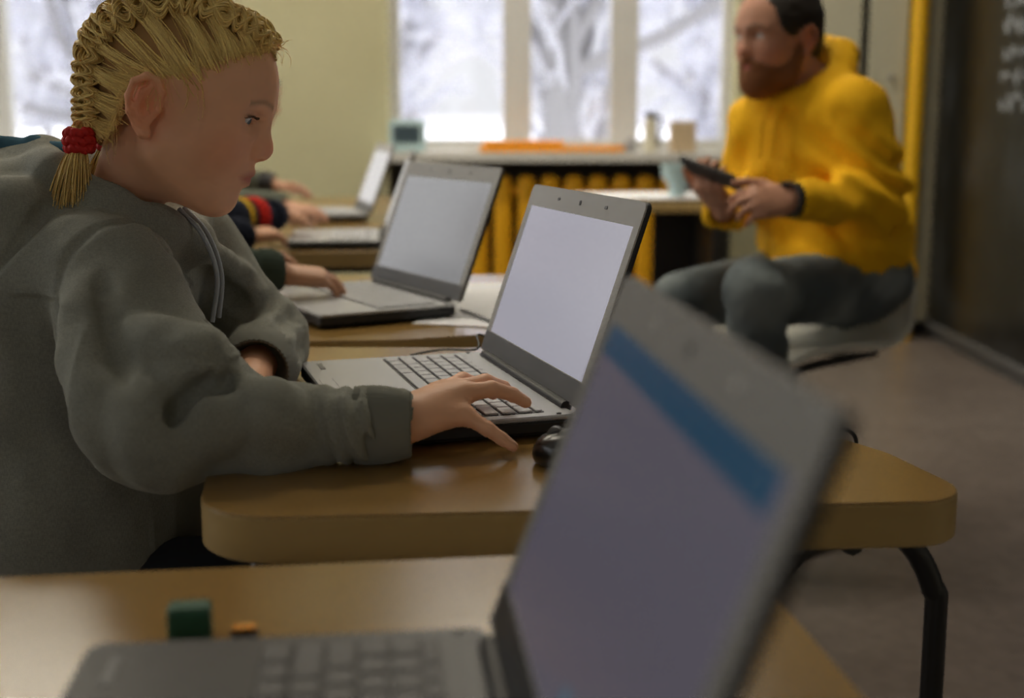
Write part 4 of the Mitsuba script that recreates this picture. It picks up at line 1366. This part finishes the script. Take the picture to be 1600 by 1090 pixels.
mh_ += [('sub', .012, capsule(nk + A3([0, 0, .01]), Jm['skull'] + A3([0, 0, .02]), .066, .082)), ('sub', .01, capsule(Jm['wrL'] * .88 + Jm['elL'] * .12, Jm['wrL'] * 1.3 - Jm['elL'] * .3, .038)), ('sub', .01, capsule(Jm['wrR'] * .88 + Jm['elR'] * .12, Jm['wrR'] * 1.3 - Jm['elR'] * .3, .038))]


def man_disp(p, d):
    n1 = meshkit.fbm(p * A3([7, 7, 5]) + 2, 3) - .5
    n2 = meshkit.fbm(p * A3([17, 17, 9]) + 5, 2) - .5
    w = np.exp(-np.sum((p - Jm['elL'])**2, 1) / .16**2)
    return d - (.034 * n1 + .020 * n2 + .013 * w * np.sin((p[:, 2] * 1.0 + p[:, 0] * .7) * 75 + 8 * n1) + .0045 * np.sin((p[:, 0] * .5 + p[:, 2]) * 48 + 14 * n1) * np.clip((1.0 - p[:, 2]) * 12, 0, 1))


mhk = part(man, 'hoodie', biggest(mesh_sdf(mh_, .0075, (.18, 2.45, .42), (1.35, 3.62, 1.36), disp=man_disp, slack=.03)), 'yellow_fleece', smooth=True)
cuff(mhk, Jm['wrL'] * .86 + Jm['elL'] * .14, Jm['wrL'] * 1.0, .046, .037, 'yellow_fleece', ribs=16)
cuff(mhk, Jm['wrR'] * .86 + Jm['elR'] * .14, Jm['wrR'] * 1.0, .046, .037, 'yellow_fleece', ribs=16)
wdir = unit(Jm['wrL'] - Jm['elL'])
wx = unit(np.cross(wdir, [0, 0, 1.0]))
single('wristwatch', xf(trimesh.creation.annulus(.0335, .0385, .026, sections=36), frame(Jm['wrL'] + wdir * .012, wx, np.cross(wdir, wx), wdir)), 'black_plastic', 'black watch band on the wrist of the man in yellow', 'watch', smooth=40)
mc = [('add', 0, capsule(nk + MF * .045 + A3([0, 0, -.005]) + ML_ * .03, nk + ML_ * .058 + A3([0, 0, .035]), .014)), ('add', .01, capsule(nk + MF * .045 + A3([0, 0, -.005]) - ML_ * .03, nk - ML_ * .058 + A3([0, 0, .035]), .014)),
      ('add', .01, capsule(nk + ML_ * .058 + A3([0, 0, .035]), nk - MF * .06 + A3([0, 0, .055]), .014)), ('add', .01, capsule(nk - ML_ * .058 + A3([0, 0, .035]), nk - MF * .06 + A3([0, 0, .055]), .014)),
      ('add', .01, capsule(nk + MF * .045 + A3([0, 0, -.005]) - ML_ * .03, nk + MF * .045 + A3([0, 0, -.005]) + ML_ * .03, .012))]
part(man, 'collar', biggest(mesh_sdf(mc, .004, nk - .16, nk + .16)), 'pink_collar', smooth=True, label='dull pink collar')
for q in (-.018, .018):
    c0 = nk + MF * .115 + ML_ * q + A3([0, 0, -.035])
    part(mhk, 'drawstring', tube(spline([c0, c0 + MF * .028 + A3([0, 0, -.05]), c0 + MF * .03 + A3([0, 0, -.12])], 14), .004, 6), 'yellow_fleece', smooth=True)
mt = [('add', 0, ellip(Jm['pelvis'] + A3([0, 0, -.02]), (.145, .185, .115), MR))]
for q in 'LR':
    mt += [('add', .05, capsule(Jm['hi' + q], Jm['kn' + q], .092, .068)), ('add', .02, capsule(Jm['kn' + q], Jm['an' + q] * .55 + Jm['kn' + q] * .45, .067, .058)), ('add', .02, capsule(Jm['an' + q] * .55 + Jm['kn' + q] * .45, Jm['an' + q], .058, .050))]


def jean_disp(p, d):
    n1 = meshkit.fbm(p * 8 + 4, 3) - .5
    k = np.exp(-np.sum((p - Jm['hiL'])**2, 1) / .14**2) + np.exp(-np.sum((p - Jm['knL'] - A3([.05, .05, -.07]))**2, 1) / .09**2)
    return d - (.016 * n1 + .006 * k * np.sin((p[:, 2] - p[:, 0]) * 110 + 6 * n1))


part(man, 'jeans', biggest(mesh_sdf(mt, .0065, (.22, 2.45, .03), (1.2, 3.6, .85), disp=jean_disp, slack=.02)), 'jeans', smooth=True)
for q in 'LR':
    shoe(man, Jm['an' + q], MF, 1.15)

# his white shell chair
ch = thing('chair', 'white plastic shell chair under the man in yellow', 'chair')
sc0 = (Jm['hiL'] + Jm['hiR']) / 2
sc0 = A3([sc0[0], sc0[1], 0]) + MF * .055
prof = spline([(.25, .478), (.22, .494), (.10, .496), (-.02, .482), (-.10, .482), (-.165, .512), (-.197, .58), (-.208, .68), (-.215, .77)], 30)
uu = np.linspace(-1, 1, 15)
halfw = np.interp(np.linspace(0, 1, 30), [0, .15, .5, .8, 1], [.15, .18, .19, .18, .13])
top, F_ = [], []
for (f, z), w in zip(prof, halfw):
    for u in uu:
        lift = .030 * abs(u)**3
        top.append(sc0 + MF * (f + .02 * abs(u)**2.5 * (z > .56)) + ML_ * (u * w) + A3([0, 0, z + lift * (z < .56)]))
top = A3(top)
m_, n_ = 30, 15
nid = lambda i, j: i * n_ + j
for i in range(m_ - 1):
    for j in range(n_ - 1):
        F_ += [[nid(i, j), nid(i, j + 1), nid(i + 1, j + 1)], [nid(i, j), nid(i + 1, j + 1), nid(i + 1, j)]]
sheet = trimesh.Trimesh(top, F_, process=False)
nv = np.array(sheet.vertex_normals)
if nv[7 + 8 * n_][2] < 0:
    F_ = [f[::-1] for f in F_]
    nv = -nv
low = top - nv * .014
k0 = len(top)
Fb = [[a + k0, c + k0, b + k0] for a, b, c in F_]
edge = [nid(i, 0) for i in range(m_)] + [nid(m_ - 1, j) for j in range(1, n_)] + [nid(i, n_ - 1) for i in range(m_ - 2, -1, -1)] + [nid(0, j) for j in range(n_ - 2, 0, -1)]
Fe = []
for a, b in zip(edge, edge[1:] + edge[:1]):
    Fe += [[a, b, b + k0], [a, b + k0, a + k0]]
shellm = trimesh.Trimesh(np.vstack([top, low]), F_ + Fb + Fe, process=False)
shellm.fix_normals()
part(ch, 'shell', shellm, 'white_plastic', smooth=50)
for l in (.12, -.12):
    pt_ = lambda f, z: sc0 + MF * f + ML_ * l + A3([0, 0, z])
    lg = part(ch, 'leg', tube(spline([pt_(-.24, .0115), pt_(.0, .0115), pt_(.20, .0115), pt_(.238, .05), pt_(.238, .25), pt_(.235, .43), pt_(.20, .466), pt_(.0, .467), pt_(-.12, .466)], 60), .0112, 12), 'black_tube', smooth=40)
part(ch, 'crossbar', tube([sc0 + MF * -.05 + ML_ * .125 + A3([0, 0, .466]), sc0 + MF * -.05 - ML_ * .125 + A3([0, 0, .466])], .010, 10), 'black_tube', smooth=40)

# the phone in his hands
pc = aty(1112, 272, 2.86)
px_ = unit(aty(1140, 282, 2.86) - aty(1085, 262, 2.92))
pz = unit(A3([.35, .35, .85]))
pz = unit(pz - px_ * (pz @ px_))
single('phone', xf(slab(fillet([(-.075, -.037), (.075, -.037), (.075, .037), (-.075, .037)], .008, 4), -.004, .004, .0012), frame(pc, px_, np.cross(pz, px_), pz)), 'black_plastic', 'dark phone held in both hands by the man in yellow', 'phone', smooth=40)


# three pupils behind the girl --------------------------------------------
def pupil(label, head, base, hands, top, hair, skin, hand_up=.0):
    """base: hips (x, y); hands: [(wrist, tip), ...] near and far"""
    key = thing('person', label, 'person')
    s = .86
    HM = head_frame(head, (1, 0), .25)
    x, y = base
    J = dict(R=np.eye(3), chest=A3([x + .06, y, .80]), pelvis=A3([x, y, .52]), neck=A3([head[0] - .075, y, .945]), skull=(HM @ A3([-.03, 0, -.045, 1]))[:3],
             shR=A3([x + .10, y - .14, .89]), shL=A3([x + .10, y + .14, .89]), hiR=A3([x + .02, y - .08, .50]), hiL=A3([x + .02, y + .08, .50]),
             knR=A3([x + .37, y - .09, .52]), knL=A3([x + .37, y + .09, .52]), anR=A3([x + .36, y - .09, .10]), anL=A3([x + .36, y + .09, .10]))
    hs, info = [], []
    for q, (w, tip), sd in (('R', hands[0], 1), ('L', hands[1], -1)):
        w, tip = A3(w, float), A3(tip, float)
        J['wr' + q] = w
        J['el' + q] = w - unit(tip - w + A3([.10, 0, 0])) * .215 + A3([0, (-.015 if q == 'R' else .015), .0])
        J['el' + q][2] = max(J['el' + q][2], .775)
        hs.append(hand_ops(w, tip - w, (0, -.25 * sd, 1), sd, .84, flex=(.30, .28, .30, .34), thumb=(.45, .3)))
    person_body(key, J, s, HM, .97, skin, hs, .0040, detail=False)
    eyes(key, HM, .97, (.9, 0, -.4))
    part(key, 'hair', cap_mesh(HM, .97, .006, [('sub', .006, ellip((.088, 0, -.010), (.060, .10, .072))), ('sub', .006, ellip((.030, 0, -.055), (.075, .12, .055))), ('sub', .004, ellip((-.012, .085, -.008), (.028, .03, .034))), ('sub', .004, ellip((-.012, -.085, -.008), (.028, .03, .034)))], h=.0045, noise_amp=.011, freq=42), hair, smooth=True)
    o = [('add', 0, ellip(J['chest'], (.115, .165, .165))), ('add', .08, ellip(J['pelvis'] + A3([0, 0, .06]), (.135, .17, .17))), ('add', .05, capsule(J['shR'] + A3([-.01, .05, 0]), J['shL'] + A3([-.01, -.05, 0]), .07)),
         ('add', .02, capsule(J['neck'] + A3([-.01, 0, -.03]), J['neck'] + A3([0, 0, .0]), .075, .066))]
    for q in 'RL':
        o += [('add', .02, capsule(J['sh' + q], J['el' + q], .060, .050)), ('add', .02, capsule(J['el' + q], J['el' + q] * .10 + J['wr' + q] * .90, .048, .034))]
    o.append(('sub', .01, capsule(J['neck'] + A3([0, 0, .0]), J['skull'], .050, .056)))
    for q in 'RL':
        o.append(('sub', .006, capsule(J['el' + q] * .12 + J['wr' + q] * .88, J['wr' + q] * 1.3 - J['el' + q] * .3, .026)))
    lo, hi = bounds([J[k] for k in J if k[:2] in ('ch', 'pe', 'sh', 'el', 'wr', 'ne')], .24)
    m = biggest(mesh_sdf(o, .0065, lo, hi, disp=lambda p, d: d - .018 * (meshkit.fbm(p * 9, 3) - .5) - .006 * (meshkit.fbm(p * 24, 2) - .5), slack=.02))
    tk = part(key, 'sweater', m, top, smooth=True)
    o = [('add', 0, ellip(J['pelvis'] + A3([0, 0, -.02]), (.12, .16, .10)))]
    for q in 'RL':
        o += [('add', .04, capsule(J['hi' + q], J['kn' + q], .074, .058)), ('add', .02, capsule(J['kn' + q], J['an' + q], .055, .043))]
    lo, hi = bounds([J[k] for k in J if k[:2] in ('pe', 'hi', 'kn', 'an')], .16)
    part(key, 'trousers', biggest(mesh_sdf(o, .009, lo, hi)), 'dark_trousers', smooth=True)
    for q in 'RL':
        shoe(key, J['an' + q], (1, 0), .9)
    return key, tk, J


def school_chair(x, y, label):
    c = thing('chair', label, 'chair')
    part(c, 'seat', box(x - .20, x + .19, y - .18, y + .18, .383, .398, .006), 'table_edge', smooth=35)
    part(c, 'backrest', box(x - .245, x - .23, y - .18, y + .18, .60, .76, .006), 'table_edge', smooth=35)
    for d in (-.16, .16):
        part(c, 'leg', tube(spline([(x + .20, y + d, .0), (x + .17, y + d, .355), (x + .12, y + d, .373), (x - .10, y + d, .373), (x - .215, y + d, .44), (x - .225, y + d, .76)], 40), .0095, 10), 'black_tube', smooth=40)
        part(c, 'leg', tube([(x - .12, y + d, .371), (x - .24, y + d, .0)], .0095, 10), 'black_tube', smooth=40)
    return c


p2, k2, J2 = pupil('pupil hidden behind the blonde girl, both hands over the laptop of the second row', (-.60, 2.40, 1.045), (-.76, 2.38),
                   [((-.385, 2.10, .792), (-.27, 2.18, .775)), ((-.525, 2.30, .79), (-.405, 2.35, .805))], 'green_knit', 'dark_hair', (.50, .26, .15))
cuff(k2, J2['wrR'] * .83 + J2['elR'] * .17, J2['wrR'] * 1.0 + J2['elR'] * .0, .037, .031, 'green_knit', ribs=14)
cuff(k2, J2['wrL'] * .83 + J2['elL'] * .17, J2['wrL'] * 1.0 + J2['elL'] * .0, .037, .031, 'green_knit', ribs=14)
p3, k3, J3 = pupil('pupil hidden behind the girl, with a navy, red and yellow striped sleeve', (-.86, 3.25, 1.06), (-1.02, 3.25),
                   [(atz(387, 366, .785), atz(480, 352, .79)), (atz(436, 336, .80), atz(492, 330, .79))], 'navy_knit', 'dark_hair', (.50, .26, .15))
for q in 'RL':
    d = J3['wr' + q] - J3['el' + q]
    for a, b, mt_ in ((.80, 1.0, 'navy_knit'), (.42, .62, 'red_knit'), (.24, .34, 'yellow_knit')):
        cuff(k3, J3['el' + q] + d * a, J3['el' + q] + d * b, .041 if a > .7 else .046, .033 if a > .7 else .0445, mt_, name={'navy_knit': 'cuff', 'red_knit': 'red_stripe', 'yellow_knit': 'yellow_stripe'}[mt_], ribs=14)
p4, k4, J4 = pupil('pupil farthest away, dark hair just showing past the blonde girl\'s face', (-.838, 4.12, 1.10), (-1.06, 4.10),
                   [(atz(446, 322, .80), atz(500, 330, .79)), (atz(428, 287, .83), atz(522, 297, .81))], 'olive_knit', 'dark_hair', (.52, .28, .18))
for q in 'RL':
    cuff(k4, J4['wr' + q] * .80 + J4['el' + q] * .20, J4['wr' + q], .038, .031, 'black_plastic' if q == 'L' else 'olive_knit', ribs=14)
school_chair(-.56, 1.455, 'school chair under the blonde girl')
school_chair(-.79, 2.38, 'school chair under the pupil of the second row')
school_chair(-1.05, 3.25, 'school chair under the pupil with the striped sleeve')
school_chair(-1.09, 4.10, 'school chair under the pupil of the farthest row')
# ------------------------------------------------------------------ small things
def mouse_mesh():
    o = [('add', 0, ellip((0, 0, .010), (.053, .031, .027))), ('add', .01, ellip((-.012, 0, .012), (.038, .030, .025))), ('cut', .003, lambda p: -(p[:, 2] - .001))]
    return biggest(mesh_sdf(o, .002, (-.08, -.05, -.02), (.08, .05, .06)))


MM = rotz([.070, 1.165, TZ], 160)
mo = thing('mouse', 'black computer mouse on the table beside the girl\'s laptop', 'computer mouse')
part(mo, 'body', mouse_mesh(), 'gloss_black', smooth=True, M=MM)
part(mo, 'wheel', xf(trimesh.creation.cylinder(.008, .006, sections=20), MM @ frame([.030, 0, .0285], [1, 0, 0], [0, 0, 1], [0, -1, 0])), 'silver_dark', smooth=40)
part(mo, 'button_seam', tube([(MM @ np.array([x, 0, .0105 + .0268 * math.sqrt(max(0, 1 - (x / .053)**2)), 1]))[:3] for x in np.linspace(.005, .048, 10)], .0007, 5), 'silver_dark')


def on_table(px, py, dz=.003):
    return atz(px, py, TZ + dz)


single('cable', tube(spline([on_table(905, 600), on_table(800, 548, .006), (-.045, 1.70, TZ + .035), on_table(745, 545, .024), on_table(690, 546, .012), on_table(640, 555)], 50), .0016, 6), 'black_plastic', 'thin black cable lying behind the girl\'s laptop', 'cable', smooth=True)
single('cable', tube(spline([(.28, 1.235, TZ + .003), (.315, 1.252, TZ + .006), (.342, 1.268, TZ + .010), (.358, 1.282, TZ - .006), (.352, 1.285, .68), (.322, 1.25, .655), aty(1262, 862, 1.2), aty(1216, 922, 1.15), aty(1170, 985, 1.1)], 70), .0022, 6), 'black_plastic', 'black cable hanging over the right end of the girl\'s table', 'cable', smooth=True)
# on the nearest table
eo = atz(297, 998, TZ)
single('eraser', xf(box(-.0135, .0135, -.010, .010, 0, .0225, .0022), rotz([eo[0], eo[1] + .002, TZ], 10)), 'green_block', 'dark green block like eraser standing behind the foreground laptop', 'eraser', smooth=35)
us = thing('usb_stick', 'small dark USB stick with an orange end at the far edge of the foreground laptop', 'usb stick')
uo = atz(382, 1002, TZ)
MU = rotz([uo[0], uo[1], TZ + .0], 8)
part(us, 'body', xf(box(-.0085, .0085, -.005, .005, 0, .0085, .0015), MU), 'black_plastic', smooth=35)
part(us, 'end_cap', xf(box(-.0070, .0075, -.004, .0046, .0084, .0105, .0008), MU), 'orange', label='orange end')
# second row: papers and plug
for i, (cx, cy, w, h_, a, dz) in enumerate(((-.02, 2.36, .21, .297, 8, 0), (-.045, 2.09, .17, .24, -16, .0009))):
    pg = fillet([(-w / 2, -h_ / 2), (w / 2, -h_ / 2), (w / 2, h_ / 2), (-w / 2, h_ / 2)], .002, 2)
    single('paper', xf(slab(pg, 0, .0008, .0002), rotz([cx, cy, TZ + .0002 + dz], a)), 'paper', ('white sheet of paper behind the second row laptop', 'smaller white sheet at the corner of the second row table')[i], 'paper')
single('cable', tube(spline([(-.085, 2.07, TZ + .012), (-.06, 2.05, TZ + .006), (-.035, 2.0, TZ + .005), (-.012, 1.985, TZ + .006)], 24), .003, 6), 'grey_cable', 'grey cable with a plug at the hinge of the second row laptop', 'cable', smooth=True)
single('plug', xf(box(-.018, .018, -.010, .010, 0, .018, .004), rotz([.005, 1.995, TZ + .0015], -10)), 'silver_dark', 'grey plug lying on the paper beside the second row laptop', 'plug', smooth=35)
# teacher's table: papers and a glass
for i, (cx, cy, a, dz) in enumerate(((.36, 5.18, 5, 0), (.50, 5.10, -8, .006), (.60, 5.05, 4, .012))):
    single('paper_stack', xf(box(-.16, .16, -.21, .21, 0, .0055, .001), rotz([cx, cy, .7205 + dz], a)), 'paper', ('lowest stack of white paper on the table before the radiator', 'middle stack of white paper on the table before the radiator', 'topmost stack of white paper, under the glass')[i], 'paper stack')
cu = thing('cup', 'pale teal cup with a wide rim on the papers beside the man\'s phone', 'cup')
cq = aty(1058, 305, 4.95)
cz = .7385
part(cu, 'body', xf(lathe([(0, 0), (.030, 0), (.036, .045), (.060, .075), (.066, .125), (.063, .125), (.057, .08), (.033, .05), (.027, .004), (0, .004)], 36), frame([cq[0], cq[1], cz], [1, 0, 0], [0, 1, 0], [0, 0, 1])), 'pale_teal', smooth=40)
part(cu, 'liquid', xf(trimesh.creation.cylinder(.058, .002, sections=32), frame([cq[0], cq[1], cz + .105], [1, 0, 0], [0, 1, 0], [0, 0, 1])), 'teal_dark')
# on the window sill
SY = Y1 - .12


def sillx(px, y=SY):
    return aty(px, 235, y)[0]


ck = thing('clock', 'small pale box with a dark display on the left end of the window sill', 'clock')
x = sillx(637)
part(ck, 'body', box(x - .085, x + .085, SY - .05, SY + .05, SILL, SILL + .15, .012), 'pale_teal', smooth=35)
part(ck, 'display', box(x - .062, x + .062, SY - .056, SY - .0505, SILL + .045, SILL + .125, .002), 'teal_dark', label='dark display')
single('paper', box(sillx(700) - .09, sillx(700) + .09, SY - .10, SY + .04, SILL, SILL + .012, .001), 'paper', 'white pad lying flat on the window sill beside the orange folder', 'paper')
fo = thing('folder', 'long bright orange folder lying on the window sill', 'folder')
x0, x1 = sillx(750), sillx(972)
part(fo, 'cover', box(x0, x1, SY - .10, SY + .06, SILL + .002, SILL + .030, .003), 'orange', smooth=35)
part(fo, 'upper_cover', xf(box(0, (x1 - x0) * .55, -.08, .08, 0, .022, .003), rotz([x0 + .02, SY - .01, SILL + .031], 3)), 'orange', smooth=35)
single('box', box(sillx(1066) - .058, sillx(1066) + .058, SY - .04, SY + .05, SILL, SILL + .145, .004), 'tan', 'tan cardboard box on the window sill beside the man', 'box', smooth=35)
bt = thing('bottle', 'slim cream bottle with a dark handle on the window sill, left of the tan box', 'bottle')
x = sillx(1016)
part(bt, 'body', xf(lathe([(0, 0), (.030, 0), (.032, .02), (.032, .13), (.024, .155), (.024, .165), (0, .165)], 28), frame([x, SY, SILL], [1, 0, 0], [0, 1, 0], [0, 0, 1])), 'cream', smooth=40)
part(bt, 'lid', xf(lathe([(0, .163), (.027, .163), (.027, .185), (0, .187)], 28), frame([x, SY, SILL], [1, 0, 0], [0, 1, 0], [0, 0, 1])), 'niche_dark', smooth=40)
part(bt, 'handle', tube(spline([(x + .026, SY, SILL + .165), (x + .046, SY, SILL + .155), (x + .047, SY, SILL + .08), (x + .033, SY, SILL + .03)], 20), .008, 8), 'niche_dark', smooth=True)
single('jar', xf(lathe([(0, 0), (.026, 0), (.028, .01), (.028, .05), (.020, .058), (.020, .066), (0, .066)], 24), frame([sillx(984), SY, SILL], [1, 0, 0], [0, 1, 0], [0, 0, 1])), 'silver', 'small grey jar on the window sill at the right end of the orange folder', 'jar', smooth=40)
